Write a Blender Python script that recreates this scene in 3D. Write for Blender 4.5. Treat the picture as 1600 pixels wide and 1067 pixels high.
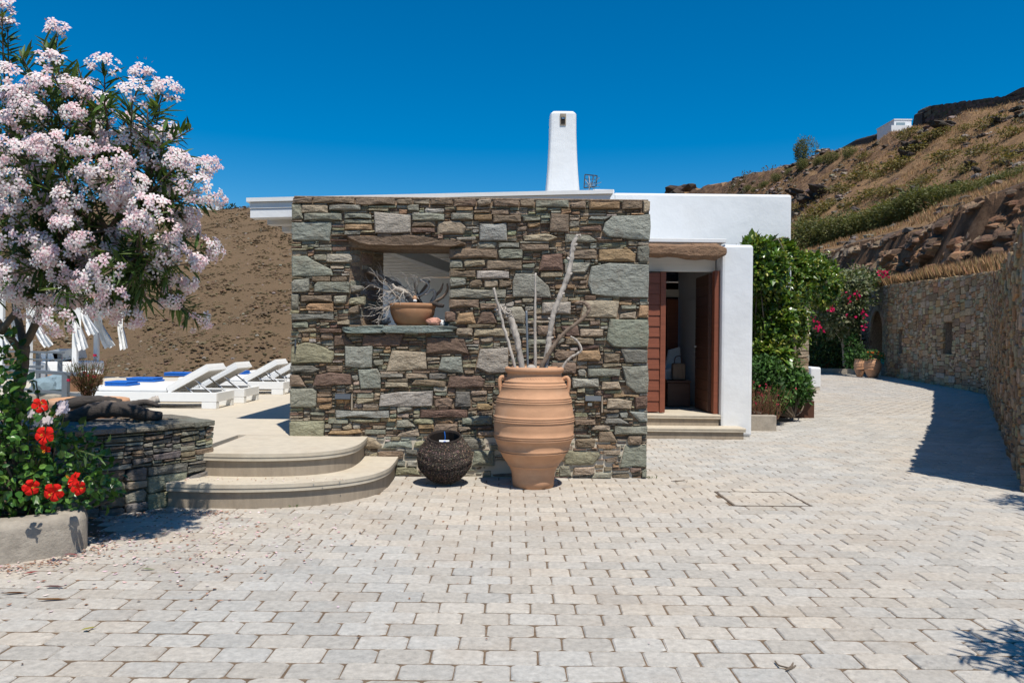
import bpy, bmesh, math, random
import numpy as np
from mathutils import Vector, Matrix, noise

# ------------------------------------------------------------------ camera, light, exposure
for o in list(bpy.data.objects):
    bpy.data.objects.remove(o, do_unlink=True)
S = bpy.context.scene
COL = S.collection
H = 1.45            # eye height
F = 1200.0          # focal length in photograph pixels (1600 wide)
ROLL = 0.0107
cam_d = bpy.data.cameras.new('camera')
cam = bpy.data.objects.new('camera', cam_d)
COL.objects.link(cam)
cam_d.sensor_width = 36.0
cam_d.lens = 36.0 * F / 1600.0
cam_d.clip_start = 0.05
cam_d.clip_end = 4000
cam.rotation_mode = 'XYZ'
cam.matrix_world = Matrix.Translation((0, 0, H)) @ Matrix.Rotation(math.radians(90), 4, 'X') @ Matrix.Rotation(ROLL, 4, 'Z')
S.camera = cam

SUN_EL = math.radians(64.5)
SUN_TRAVEL = Vector((-0.40, 0.916, 0)).normalized() * math.cos(SUN_EL) + Vector((0, 0, -math.sin(SUN_EL)))
w = bpy.data.worlds.new('World')
S.world = w
w.use_nodes = True
nt = w.node_tree
bg = nt.nodes['Background']
sky = nt.nodes.new('ShaderNodeTexSky')
sky.sky_type = 'NISHITA'
sky.sun_disc = False
sky.sun_elevation = SUN_EL
to_sun = -SUN_TRAVEL
sky.sun_rotation = math.atan2(to_sun.x, to_sun.y)
sky.altitude = 200
sky.air_density = 1.0
sky.dust_density = 0.25
sky.ozone_density = 4.0
hs = nt.nodes.new('ShaderNodeHueSaturation')
hs.inputs['Saturation'].default_value = 1.54
hs.inputs['Value'].default_value = .90
hs.inputs['Hue'].default_value = 0.497
nt.links.new(sky.outputs[0], hs.inputs['Color'])
nt.links.new(hs.outputs[0], bg.inputs['Color'])
bg.inputs['Strength'].default_value = 0.10
sd = bpy.data.lights.new('sun', 'SUN')
sd.energy = 4.4
sd.angle = math.radians(0.53)
sd.color = (1.0, 0.95, 0.855)
sun = bpy.data.objects.new('sun', sd)
COL.objects.link(sun)
sun.location = (10, -20, 40)
sun.rotation_euler = SUN_TRAVEL.to_track_quat('-Z', 'Y').to_euler()
S.view_settings.view_transform = 'Standard'
S.view_settings.look = 'None'
S.view_settings.exposure = 0.35
S.view_settings.gamma = 1.0
S.view_settings.use_curve_mapping = False
S.render.engine = 'CYCLES'

# ------------------------------------------------------------------ helpers
R = random.Random(7)
def P(px, py, Y):
    """world point at distance Y that the photograph shows at pixel px, py"""
    dx, dy = px - 800.0, py - 533.5
    return Vector(((dx + ROLL * dy) / F * Y, Y, H - (dy - ROLL * dx) / F * Y))

WL = {}
def wloc(o):
    return WL.get(o.name, Vector((0, 0, 0)))

def tag(o, label=None, cat=None, group=None, kind=None):
    if label: o['label'] = label
    if cat: o['category'] = cat
    if group: o['group'] = group
    if kind: o['kind'] = kind
    return o

def empty(name, loc, label, cat, group=None):
    o = bpy.data.objects.new(name, None)
    COL.objects.link(o)
    o.empty_display_size = 0.1
    o.location = loc
    WL[o.name] = Vector(loc)
    return tag(o, label, cat, group)

class MB:
    def __init__(s):
        s.V = []; s.F = []; s.C = []; s.M = []
    def add(s, vs, fs, col=(1, 1, 1), mi=0):
        b = len(s.V)
        s.V.extend(vs)
        for f in fs:
            s.F.append(tuple(i + b for i in f)); s.C.append(col); s.M.append(mi)
    def join(s, o):
        b = len(s.V); s.V.extend(o.V)
        s.F.extend(tuple(i + b for i in f) for f in o.F); s.C.extend(o.C); s.M.extend(o.M)
    def box(s, x0, x1, y0, y1, z0, z1, col=(1, 1, 1), mi=0, bev=0.0):
        if bev <= 0:
            vs = [(x0,y0,z0),(x1,y0,z0),(x1,y1,z0),(x0,y1,z0),(x0,y0,z1),(x1,y0,z1),(x1,y1,z1),(x0,y1,z1)]
            fs = [(0,3,2,1),(4,5,6,7),(0,1,5,4),(1,2,6,5),(2,3,7,6),(3,0,4,7)]
            s.add(vs, fs, col, mi)
        else:
            bm = bmesh.new()
            bmesh.ops.create_cube(bm, size=1)
            for v in bm.verts:
                v.co = Vector(((x0+x1)/2 + v.co.x*(x1-x0), (y0+y1)/2 + v.co.y*(y1-y0), (z0+z1)/2 + v.co.z*(z1-z0)))
            bmesh.ops.bevel(bm, geom=list(bm.edges), offset=bev, segments=2, affect='EDGES', profile=0.5)
            s.bm(bm, col, mi)
    def bm(s, bm, col=(1, 1, 1), mi=0):
        bm.verts.index_update()
        s.add([v.co.copy() for v in bm.verts], [tuple(v.index for v in f.verts) for f in bm.faces], col, mi)
        bm.free()
    def obox(s, c, ax, ay, az, col=(1, 1, 1), mi=0):
        """oriented box: centre and three half axes"""
        c = Vector(c); ax = Vector(ax); ay = Vector(ay); az = Vector(az)
        vs = [c+sx*ax+sy*ay+sz*az for sz in (-1,1) for sx,sy in ((-1,-1),(1,-1),(1,1),(-1,1))]
        fs = [(0,3,2,1),(4,5,6,7),(0,1,5,4),(1,2,6,5),(2,3,7,6),(3,0,4,7)]
        s.add(vs, fs, col, mi)
    def bar(s, a, b, wd, ht, col=(1, 1, 1), mi=0):
        a = Vector(a); b = Vector(b); d = (b-a); L = d.length; d.normalize()
        up = Vector((0,0,1)) if abs(d.z) < .9 else Vector((0,1,0))
        sd_ = d.cross(up).normalized(); up = sd_.cross(d).normalized()
        s.obox((a+b)/2, d*L/2, sd_*wd/2, up*ht/2, col, mi)
    def tube(s, pts, rad, n=8, col=(1, 1, 1), mi=0, jit=0.0, rng=None, cap=True):
        pts = [Vector(p) for p in pts]
        m = len(pts)
        if not hasattr(rad, '__len__'): rad = [rad]*m
        vs = []; prev = None
        for i, p in enumerate(pts):
            d = (pts[min(i+1, m-1)] - pts[max(i-1, 0)])
            if d.length < 1e-9: d = Vector((0,0,1))
            d.normalize()
            if prev is None:
                a = Vector((1,0,0)) if abs(d.x) < .8 else Vector((0,1,0))
                prev = d.cross(a).normalized()
            u = (prev - d*prev.dot(d))
            u = u.normalized() if u.length > 1e-6 else d.orthogonal().normalized()
            prev = u; v = d.cross(u)
            for k in range(n):
                t = 2*math.pi*k/n
                r = rad[i]*(1 + (rng.uniform(-jit, jit) if jit else 0))
                vs.append(p + u*math.cos(t)*r + v*math.sin(t)*r)
        fs = []
        for i in range(m-1):
            for k in range(n):
                a = i*n+k; b = i*n+(k+1) % n
                fs.append((a, b, b+n, a+n))
        if cap:
            fs.append(tuple(range(n-1, -1, -1))); fs.append(tuple(range((m-1)*n, m*n)))
        s.add(vs, fs, col, mi)
    def lathe(s, prof, c, n=32, col=(1, 1, 1), mi=0, fr=None, cap=True):
        """profile of (radius, z); c centre; fr(theta, i) radius factor"""
        c = Vector(c); vs = []; fs = []; m = len(prof)
        for i, (r, z) in enumerate(prof):
            for k in range(n):
                t = 2*math.pi*k/n
                q = r*(fr(k, i) if fr else 1)
                vs.append((c.x + q*math.cos(t), c.y + q*math.sin(t), c.z + z))
        for i in range(m-1):
            for k in range(n):
                a = i*n+k; b = i*n+(k+1) % n
                fs.append((a, b, b+n, a+n))
        if cap: fs.append(tuple(range(n-1, -1, -1)))
        if cap and prof[-1][0] > 1e-4: fs.append(tuple(range((m-1)*n, m*n)))
        s.add(vs, fs, col, mi)
    def prism(s, poly, z0, z1, col=(1, 1, 1), mi=0):
        n = len(poly)
        vs = [(x, y, z0) for x, y in poly] + [(x, y, z1) for x, y in poly]
        fs = [tuple(range(n-1, -1, -1)), tuple(range(n, 2*n))]
        fs += [(i, (i+1) % n, n+(i+1) % n, n+i) for i in range(n)]
        s.add(vs, fs, col, mi)

def mk(name, mb, mats, parent=None, label=None, cat=None, group=None, kind=None, smooth=False, origin=None):
    V = np.array([tuple(v) for v in mb.V], dtype=np.float64).reshape(-1, 3)
    if origin is None:
        lo, hi = V.min(0), V.max(0)
        origin = Vector(((lo[0]+hi[0])/2, (lo[1]+hi[1])/2, lo[2]))
    origin = Vector(origin)
    V = V - np.array(origin)
    me = bpy.data.meshes.new(name)
    me.from_pydata(V.tolist(), [], mb.F)
    if not isinstance(mats, (list, tuple)): mats = [mats]
    for m in mats: me.materials.append(m)
    nf = len(mb.F)
    if len(mats) > 1:
        me.polygons.foreach_set('material_index', np.array(mb.M, dtype=np.int32))
    if smooth:
        me.polygons.foreach_set('use_smooth', np.ones(nf, dtype=bool))
    ca = me.color_attributes.new('Col', 'FLOAT_COLOR', 'CORNER')
    cnt = np.array([len(f) for f in mb.F])
    cc = np.ones((nf, 4), dtype=np.float32); cc[:, :3] = np.array([tuple(c)[:3] for c in mb.C], dtype=np.float32)
    ca.data.foreach_set('color', np.repeat(cc, cnt, axis=0).ravel())
    me.update()
    o = bpy.data.objects.new(name, me)
    COL.objects.link(o)
    WL[o.name] = origin
    if parent is not None:
        o.parent = parent; o.location = origin - wloc(parent)
    else:
        o.location = origin
    return tag(o, label, cat, group, kind)

def copy_tree(o, loc, label=None, group=None):
    def rec(a, par):
        c = a.copy(); COL.objects.link(c)
        if par is not None: c.parent = par
        for ch in list(a.children): rec(ch, c)
        return c
    r = rec(o, None)
    r.location = loc
    WL[r.name] = Vector(loc)
    if label: r['label'] = label
    if group: r['group'] = group
    return r

def inst(name, me, parent, M):
    """part that shares mesh data; M is its world matrix"""
    o = bpy.data.objects.new(name, me); COL.objects.link(o)
    if parent is not None:
        o.parent = parent
        M = Matrix.Translation(-wloc(parent)) @ M
    o.matrix_basis = M
    return o

def catmull(pts, k=5):
    pts = [Vector(p) for p in pts]
    out = []
    for i in range(len(pts)-1):
        p0 = pts[max(i-1, 0)]; p1 = pts[i]; p2 = pts[i+1]; p3 = pts[min(i+2, len(pts)-1)]
        for j in range(k):
            t = j/k
            out.append(.5*((2*p1) + (p2-p0)*t + (2*p0-5*p1+4*p2-p3)*t*t + (-p0+3*p1-3*p2+p3)*t*t*t))
    out.append(pts[-1])
    return out
def lerp(a, b, t): return a + (b-a)*t
def interp(x, xs, ys): return float(np.interp(x, xs, ys))
def jc(c, a, rng=R):
    k = 1 + rng.uniform(-a, a)
    return tuple(max(0, v*k*(1+rng.uniform(-a*.35, a*.35))) for v in c)

# ------------------------------------------------------------------ materials
def newmat(name):
    m = bpy.data.materials.new(name); m.use_nodes = True
    t = m.node_tree
    b = t.nodes['Principled BSDF']
    return m, t, b
def N(t, typ, **kw):
    n = t.nodes.new(typ)
    for k, v in kw.items():
        if k in n.inputs: n.inputs[k].default_value = v
        else: setattr(n, k, v)
    return n
def mixc(t, typ, fac, a, b):
    n = t.nodes.new('ShaderNodeMix'); n.data_type = 'RGBA'; n.blend_type = typ
    for sock, val in ((n.inputs[0], fac), (n.inputs[6], a), (n.inputs[7], b)):
        if hasattr(val, 'links') or hasattr(val, 'is_linked'): t.links.new(val, sock)
        elif hasattr(val, '__len__'): sock.default_value = (*val, 1) if len(val) == 3 else val
        else: sock.default_value = val
    return n.outputs[2]
def ramp(t, fac, stops):
    r = t.nodes.new('ShaderNodeValToRGB')
    e = r.color_ramp.elements
    while len(e) < len(stops): e.new(.5)
    for i, (p, c) in enumerate(stops):
        e[i].position = p
        e[i].color = (*c, 1) if hasattr(c, '__len__') else (c, c, c, 1)
    t.links.new(fac, r.inputs[0])
    return r.outputs[0]

def surf(name, col=None, rough=.8, scale=8.0, amt=.25, bump=.3, bscale=None, bdist=.01, spots=None, stretch=None,
         metallic=0.0, spec=.3, coarse=None, relief=None):
    """procedural surface: base colour (or the mesh colour attribute) broken up by noise, with relief"""
    m, t, b = newmat(name)
    geo = N(t, 'ShaderNodeNewGeometry')
    vec = geo.outputs['Position']
    if stretch:
        mp = N(t, 'ShaderNodeMapping'); mp.inputs['Scale'].default_value = stretch
        t.links.new(vec, mp.inputs['Vector']); vec = mp.outputs[0]
    if col is None:
        at = N(t, 'ShaderNodeAttribute', attribute_name='Col'); base = at.outputs['Color']
    else:
        rgb = N(t, 'ShaderNodeRGB'); rgb.outputs[0].default_value = (*col, 1); base = rgb.outputs[0]
    n1 = N(t, 'ShaderNodeTexNoise', Scale=scale, Detail=8.0, Roughness=.65)
    t.links.new(vec, n1.inputs['Vector'])
    k = ramp(t, n1.outputs[0], [(.25, 1-amt), (.75, 1+amt)])
    # ramp colours clamp at 1, so multiply in two steps
    mth = N(t, 'ShaderNodeMapRange'); mth.inputs['From Min'].default_value = .25; mth.inputs['From Max'].default_value = .75
    mth.inputs['To Min'].default_value = 1-amt; mth.inputs['To Max'].default_value = 1+amt
    t.links.new(n1.outputs[0], mth.inputs['Value'])
    vm = N(t, 'ShaderNodeVectorMath', operation='SCALE')
    t.links.new(base, vm.inputs[0]); t.links.new(mth.outputs[0], vm.inputs['Scale'])
    c = vm.outputs[0]
    if coarse:
        cs, ccol, lo, hi, fac = coarse
        n3 = N(t, 'ShaderNodeTexNoise', Scale=cs, Detail=5.0, Roughness=.6)
        t.links.new(geo.outputs['Position'], n3.inputs['Vector'])
        f = ramp(t, n3.outputs[0], [(lo, 0.0), (hi, fac)])
        c = mixc(t, 'MIX', f, c, ccol)
    if spots:
        ss, scol, lo, hi, fac = spots
        n4 = N(t, 'ShaderNodeTexNoise', Scale=ss, Detail=6.0, Roughness=.7)
        t.links.new(vec, n4.inputs['Vector'])
        f = ramp(t, n4.outputs[0], [(lo, 0.0), (hi, fac)])
        c = mixc(t, 'MIX', f, c, scol)
    t.links.new(c, b.inputs['Base Color'])
    b.inputs['Roughness'].default_value = rough
    b.inputs['Metallic'].default_value = metallic
    b.inputs['Specular IOR Level'].default_value = spec
    if bump:
        n2 = N(t, 'ShaderNodeTexNoise', Scale=bscale or scale*3, Detail=10.0, Roughness=.7)
        t.links.new(vec, n2.inputs['Vector'])
        bp = N(t, 'ShaderNodeBump', Strength=bump, Distance=bdist)
        t.links.new(n2.outputs[0], bp.inputs['Height'])
        if relief:
            n5 = N(t, 'ShaderNodeTexNoise', Scale=relief[0], Detail=4.0, Roughness=.6)
            t.links.new(vec, n5.inputs['Vector'])
            b2 = N(t, 'ShaderNodeBump', Strength=1.0, Distance=relief[1])
            t.links.new(n5.outputs[0], b2.inputs['Height']); t.links.new(b2.outputs[0], bp.inputs['Normal'])
        t.links.new(bp.outputs[0], b.inputs['Normal'])
    return m

def leafmat(name, trans=.3, rough=.42, spec=.4, tint=(1.3, 1.25, .6)):
    m, t, b = newmat(name)
    at = N(t, 'ShaderNodeAttribute', attribute_name='Col')
    t.links.new(at.outputs['Color'], b.inputs['Base Color'])
    b.inputs['Roughness'].default_value = rough
    b.inputs['Specular IOR Level'].default_value = spec
    tr = N(t, 'ShaderNodeBsdfTranslucent')
    sc = N(t, 'ShaderNodeVectorMath', operation='MULTIPLY'); sc.inputs[1].default_value = tint
    t.links.new(at.outputs['Color'], sc.inputs[0]); t.links.new(sc.outputs[0], tr.inputs['Color'])
    mx = N(t, 'ShaderNodeMixShader'); mx.inputs[0].default_value = trans
    t.links.new(b.outputs[0], mx.inputs[1]); t.links.new(tr.outputs[0], mx.inputs[2])
    t.links.new(mx.outputs[0], t.nodes['Material Output'].inputs['Surface'])
    return m

M = {}
M['stone'] = surf('schist_stone', None, .9, 9, .30, 1.0, 42, .016, spots=(15, (.40, .35, .28), .62, .78, .38), stretch=(1, 1, 1.9),
                  coarse=(5.0, (.17, .118, .08), .52, .70, .42), relief=(11, .05))
M['mortar'] = surf('mortar', (.27, .195, .135), .95, 25, .7, .8, 60, .02)
M['paver'] = surf('paver', None, .85, 26, .27, .9, 80, .007, spots=(24, (.50, .46, .41), .50, .70, .45), coarse=(1.3, (.36, .27, .19), .50, .74, .42), relief=(14, .010))
M['sand'] = surf('joint_sand', (.165, .115, .075), .95, 25, .45, .8, 90, .01)
M['deck'] = surf('deck_screed', (.52, .46, .37), .8, 6, .10, .25, 60, .004, coarse=(1.5, (.45, .37, .28), .5, .8, .4))
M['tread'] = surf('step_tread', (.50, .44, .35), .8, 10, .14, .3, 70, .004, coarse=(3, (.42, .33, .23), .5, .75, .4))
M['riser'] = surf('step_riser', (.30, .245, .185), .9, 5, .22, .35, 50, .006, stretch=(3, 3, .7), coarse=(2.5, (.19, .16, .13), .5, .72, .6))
M['white'] = surf('white_plaster', (.68, .69, .70), .85, 1.6, .05, .3, 6, .012, coarse=(1.3, (.57, .56, .54), .54, .80, .40), relief=(1.6, .018))
M['trim'] = surf('white_paint', (.68, .68, .67), .6, 6, .06, .15, 40, .003, coarse=(4, (.55, .53, .49), .6, .8, .5))
M['board'] = surf('grey_boards', (.62, .60, .57), .75, 8, .08, .2, 40, .004, stretch=(.3, 3, 3))
M['concrete'] = surf('concrete', (.325, .285, .235), .9, 7, .3, .8, 40, .012, coarse=(3, (.20, .17, .14), .52, .75, .6), spots=(22, (.4, .37, .33), .6, .75, .4))
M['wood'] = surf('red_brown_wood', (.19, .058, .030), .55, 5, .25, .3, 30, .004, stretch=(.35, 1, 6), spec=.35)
M['wood2'] = surf('dark_and_shaded_wood', (.085, .038, .024), .5, 5, .25, .3, 30, .004, stretch=(.5, .5, 6), spec=.35)  # dark wood; its tone also puts shade into the right door leaf
M['terra'] = surf('terracotta', (.50, .275, .158), .85, 5, .15, .35, 60, .004, stretch=(1, 1, 3.5), coarse=(3.2, (.60, .42, .29), .52, .80, .45), spots=(14, (.36, .19, .11), .60, .75, .5))
M['terra2'] = surf('old_terracotta', (.36, .19, .10), .85, 6, .2, .25, 50, .004, coarse=(5, (.45, .30, .2), .5, .8, .5))
M['silver'] = surf('bleached_driftwood', (.44, .39, .34), .85, 14, .45, .8, 45, .012, stretch=(1.6, 1.6, .35))
M['brownstick'] = surf('brown_driftwood', (.21, .155, .115), .85, 9, .35, .8, 45, .012, stretch=(1.6, 1.6, .35))
M['char'] = surf('weathered_log', (.060, .050, .045), .85, 10, .45, .9, 40, .015, spots=(9, (.2, .165, .14), .52, .72, .6), stretch=(.5, 1.5, 2.5))
M['bark'] = surf('bark', (.15, .115, .085), .9, 12, .35, .8, 50, .01)
M['wicker'] = surf('wicker', None, .7, 60, .35, .4, 120, .004)
M['metal'] = surf('painted_steel', (.17, .19, .215), .45, 8, .08, .1, 40, .002, metallic=.3)
M['dark_metal'] = surf('dark_slate_metal', (.045, .055, .07), .5, 8, .1, .1, 40, .002)
M['steel'] = surf('steel', (.5, .5, .5), .3, 8, .08, 0, metallic=.9)
M['black'] = surf('dark_interior', (.02, .017, .015), .9, 5, .2, 0)
M['soil'] = surf('soil', (.07, .048, .032), .95, 12, .4, .9, 40, .03)
M['fabric'] = surf('white_fabric', (.78, .78, .77), .9, 8, .03, .2, 60, .004)
M['plastic'] = surf('white_lounger', (.76, .765, .76), .5, 8, .03, .05, 40, .002)
M['greyweave'] = surf('grey_mesh_fabric', (.50, .485, .46), .8, 20, .08, .2, 200, .002)
M['blue'] = surf('blue_towel', (.012, .11, .42), .9, 20, .2, .4, 150, .004)
M['teal'] = surf('turquoise_glaze', (.08, .42, .43), .35, 8, .1, .1, 40, .002)
M['bluerock'] = surf('pale_blue_rock', (.19, .26, .30), .85, 5, .25, .6, 18, .02)
M['pinkrock'] = surf('pink_stone', (.52, .26, .19), .85, 25, .25, .6, 60, .006)
M['leaf'] = leafmat('glossy_leaf', .22, .30, .55)
M['leaf2'] = leafmat('matt_leaf', .28, .55, .3)
M['petal'] = leafmat('petal', .35, .7, .15, (1, .97, .97))
M['dry'] = leafmat('dry_straw', .25, .8, .1)
M['litter'] = leafmat('litter', .2, .8, .1, (1, 1, 1))
M['rock'] = surf('hill_rock', None, .92, 2.0, .35, 1.0, 5, .12)
# ------------------------------------------------------------------ terrain
def wall_x(Y):      # plan line of the retaining wall on the right
    if Y < 23.6: return .57 + .594*Y
    return interp(Y, [23.6, 36, 41, 48, 60, 120, 400], [14.59, 17.6, 18.5, 18.2, 17.0, 12, 0])
def wall_h(Y):
    return interp(Y, [0, 7.63, 14, 23.6, 36, 40.5], [2.8, 2.8, 2.85, 3.74, 4.3, 4.35])
def fb(x, y, s, seed=0.0, oct=5):
    return noise.fractal(Vector((x/s+seed, y/s-seed, seed*1.7)), 1.0, 2.0, oct)
def cliff_x(Y): return max(17.5 + .9*fb(3.3, Y, 6, 3.1, 3), wall_x(Y) + .75)
def hill_z(X, Y):
    """hillside right of the road: grass bench, rock cut, terrace of shrubs, then the long slope"""
    tx = wall_x(Y) + .35
    tz = wall_h(Y) if Y < 41 else interp(Y, [41, 47, 60, 300], [4.3, 2.6, 1.5, 1.0])
    n = fb(X, Y, 9, 3.1)
    cb = cliff_x(Y); ct = cb + 1.0
    dcl = fb(0, Y, 14, 9.3, 3)
    cz0 = max(tz + .12, 4.45 + .25*dcl); cz1 = 7.3 + .5*dcl
    r = 25.5 + max(0, Y-75)*.134 if Y > 75 else 25.5 - (75-Y)*.09
    xs = [tx-.6, tx, cb, ct, 24.5, 26.0, 28.2, 38, 50, 62, 140]
    zs = [tz-.5, tz-.12, cz0, cz1, 9.2, 9.7, 10.9, lerp(10.9, r, .47), r, r+.5, r-10]
    z = interp(X, xs, zs)
    t = max(0, min(1, (X-19)/8))
    z += n*(.12+.55*t) + fb(X, Y, 2.5, 7.7)*.10
    if X > 30: z += (abs(fb(X, Y, 16, 1.3)) - .2)*1.2*min(1, (X-30)/10)
    return z

def grid_mesh(xs, ys, fz, shift=None):
    mb = MB()
    nx, ny = len(xs), len(ys)
    for y in ys:
        for i, x in enumerate(xs):
            X = shift(x, y) if shift else x
            mb.V.append((X, y, fz(X, y)))
    for j in range(ny-1):
        for i in range(nx-1):
            a = j*nx+i
            mb.F.append((a, a+1, a+1+nx, a+nx)); mb.C.append((1, 1, 1)); mb.M.append(0)
    return mb

def hill_material(name, cols, rockcol, s1, s2, slope_lo, slope_hi, bump):
    m, t, b = newmat(name)
    geo = N(t, 'ShaderNodeNewGeometry')
    n1 = N(t, 'ShaderNodeTexNoise', Scale=s1, Detail=9.0, Roughness=.68)
    n2 = N(t, 'ShaderNodeTexNoise', Scale=s2, Detail=9.0, Roughness=.75)
    t.links.new(geo.outputs['Position'], n1.inputs['Vector']); t.links.new(geo.outputs['Position'], n2.inputs['Vector'])
    c1 = ramp(t, n1.outputs[0], [(.32, cols[0]), (.5, cols[1]), (.66, cols[2])])
    c2 = ramp(t, n2.outputs[0], [(.34, cols[3]), (.52, cols[1]), (.66, cols[4])])
    c = mixc(t, 'MIX', .55, c1, c2)
    sx = N(t, 'ShaderNodeSeparateXYZ'); t.links.new(geo.outputs['Normal'], sx.inputs[0])
    ad = N(t, 'ShaderNodeMath', operation='MULTIPLY_ADD'); ad.inputs[1].default_value = .35
    t.links.new(n2.outputs[0], ad.inputs[0]); t.links.new(sx.outputs['Z'], ad.inputs[2])
    f = ramp(t, ad.outputs[0], [(slope_lo, 1.0), (slope_hi, 0.0)])
    n3 = N(t, 'ShaderNodeTexNoise', Scale=s2*.55, Detail=9.0, Roughness=.7)
    t.links.new(geo.outputs['Position'], n3.inputs['Vector'])
    rc = ramp(t, n3.outputs[0], [(.3, rockcol[0]), (.5, rockcol[1]), (.68, rockcol[2])])
    c = mixc(t, 'MIX', f, c, rc)
    t.links.new(c, b.inputs['Base Color'])
    b.inputs['Roughness'].default_value = .95; b.inputs['Specular IOR Level'].default_value = .1
    bp = N(t, 'ShaderNodeBump', Strength=1.0, Distance=bump)
    t.links.new(n2.outputs[0], bp.inputs['Height']); t.links.new(bp.outputs[0], b.inputs['Normal'])
    return m

M['hill_r'] = hill_material('dry_hillside', [(.17, .100, .054), (.25, .150, .078), (.30, .19, .10), (.13, .080, .046), (.33, .215, .12)],
                            [(.045, .032, .024), (.15, .088, .053), (.28, .18, .115)], .12, 1.7, .90, 1.02, .30)
M['hill_l'] = hill_material('scrub_slope', [(.138, .094, .056), (.155, .104, .062), (.172, .115, .069), (.125, .088, .052), (.18, .122, .074)],
                            [(.10, .075, .05), (.16, .11, .07), (.22, .16, .11)], .03, .45, .2, .3, .8)

us = [i/14 for i in range(14)] + [1+i/26 for i in range(26)] + [2+.35*i/1 for i in range(0, 26)] + [11+1.2*i for i in range(36)] + [56, 62, 70, 82, 100, 125]
ysr = [7.66, 7.70] + [8+.5*i for i in range(24)] + [20+.32*i for i in range(100)] + [52+.9*i for i in range(60)] + [106+3*i for i in range(66)]
def hill_u(u, y):
    c = cliff_x(y)
    if u < 1: return lerp(wall_x(y)+.12, c-.5, u)
    if u < 2:
        d = Vector((u*2.2, y/1.5, 2.0))
        k = math.sin(math.pi*(u-1))**.5
        vd = noise.voronoi(Vector((u*2.6, y/.9+u*.8, 3)))[0]; ve = noise.voronoi(Vector((u*6.5, y/.42-u, 9)))[0]
        rd = (1-abs(noise.noise(d*1.1))*2)*.45 + (vd[1]-vd[0])*-.9 + (ve[1]-ve[0])*-.45 + .3
        return lerp(c-.5, c+1.9, u-1) - k*(rd-.1)*.62
    return c+1.9+(u-2)
mbh = grid_mesh(us, ysr, lambda x, y: hill_z(x, y) if y > 7.68 else -.1, hill_u)
tag(mk('hillside', mbh, M['hill_r'], smooth=False), 'dry brown hillside rising on the right above the road', kind='structure')

def lhill_z(X, Y):
    a = math.hypot(X+20, Y)
    z = interp(Y + .10*X, [15, 21, 40, 70, 110, 250, 300, 420], [-2.5, -4, -12, -14, -6, 47, 51, 30])
    z += fb(X, Y, 60, 2.2)*4.5*min(1, max(0, (Y-60)/60)) + fb(X, Y, 9, 5.5)*.5
    return z
xsl = [-330+4.5*i for i in range(98)]
ysl = [19+3*i for i in range(30)] + [110+4*i for i in range(60)] + [360, 400, 450]
tag(mk('scrub_hill', grid_mesh(xsl, ysl, lhill_z), M['hill_l'], smooth=True), 'brown scrub covered slope across the valley at left', kind='structure')
gm = MB(); gm.add([(-1500, -300, -16), (1500, -300, -16), (1500, 2500, -16), (-1500, 2500, -16)], [(0, 1, 2, 3)])
tag(mk('ground', gm, M['hill_l']), 'dry valley ground', kind='structure')
RC = random.Random(77)
def cellv(p):
    d, q = noise.voronoi(p)
    h = noise.cell(q[0]*7.31)
    return h, d[1]-d[0]
RCOL = [(.19, .100, .056), (.27, .150, .082), (.15, .088, .056), (.22, .150, .098), (.115, .075, .053), (.30, .19, .115)]
rf = MB(); ny_, nz_ = 330, 30; Y0_, Y1_ = 21.0, 58.0
for j in range(ny_):
    Y = lerp(Y0_, Y1_, j/(ny_-1)); c = cliff_x(Y)
    zb = hill_z(c-.1, Y)-.25; zt = hill_z(c+1.35, Y)+.05
    for i in range(nz_):
        t = i/(nz_-1); z = lerp(zb, zt, t); X = c-.25+1.55*t**1.25
        p1 = Vector((Y*.75+z*.5, z*1.25-Y*.18, 1.0)); p2 = Vector((Y*2.0+z*1.1, z*3.2-Y*.5, 5.0))
        h1, e1 = cellv(p1); h2, e2 = cellv(p2)
        k = min(1, 5*t, 6*(1-t)+.12)
        dx = (h1*.42+h2*.17-min(.0, e1-.08)*.8*0 - (.10 if e1 < .06 else 0) + .10*noise.noise(Vector((Y*3, z*3, 2))))*k
        rf.V.append((X-dx, Y+.06*h2, z+.05*noise.noise(Vector((Y*2, z*2, 8)))))
for j in range(ny_-1):
    for i in range(nz_-1):
        a = j*nz_+i; v = rf.V[a]
        h1, e1 = cellv(Vector((v[1]*.75+v[2]*.5, v[2]*1.25-v[1]*.18, 1.0)))
        g = noise.noise(Vector((v[1]*.22, v[2]*.4, 3)))
        col = RCOL[int(abs(h1)*5.99) % 6]
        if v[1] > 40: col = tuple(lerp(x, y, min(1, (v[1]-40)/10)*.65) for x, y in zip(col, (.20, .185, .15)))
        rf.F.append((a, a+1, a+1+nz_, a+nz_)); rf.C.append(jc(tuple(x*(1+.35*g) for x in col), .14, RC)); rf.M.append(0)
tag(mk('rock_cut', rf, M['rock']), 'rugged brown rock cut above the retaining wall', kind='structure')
# ground under the paving: sand bed
gm = MB()
gm.prism([(-7, -8), (3.2, -8), (3.2, 2), (wall_x(7)+.3, 7), (wall_x(23)+.3, 23), (wall_x(36)+.3, 36), (18.9, 42), (14, 46), (3, 46), (-2.6, 19.9), (-7, 19.9)], -1.0, -.006)
paving = tag(mk('paving', gm, M['sand'], origin=(0, 8, 0)), 'pale tumbled block paving of the courtyard and drive', kind='structure')

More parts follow.
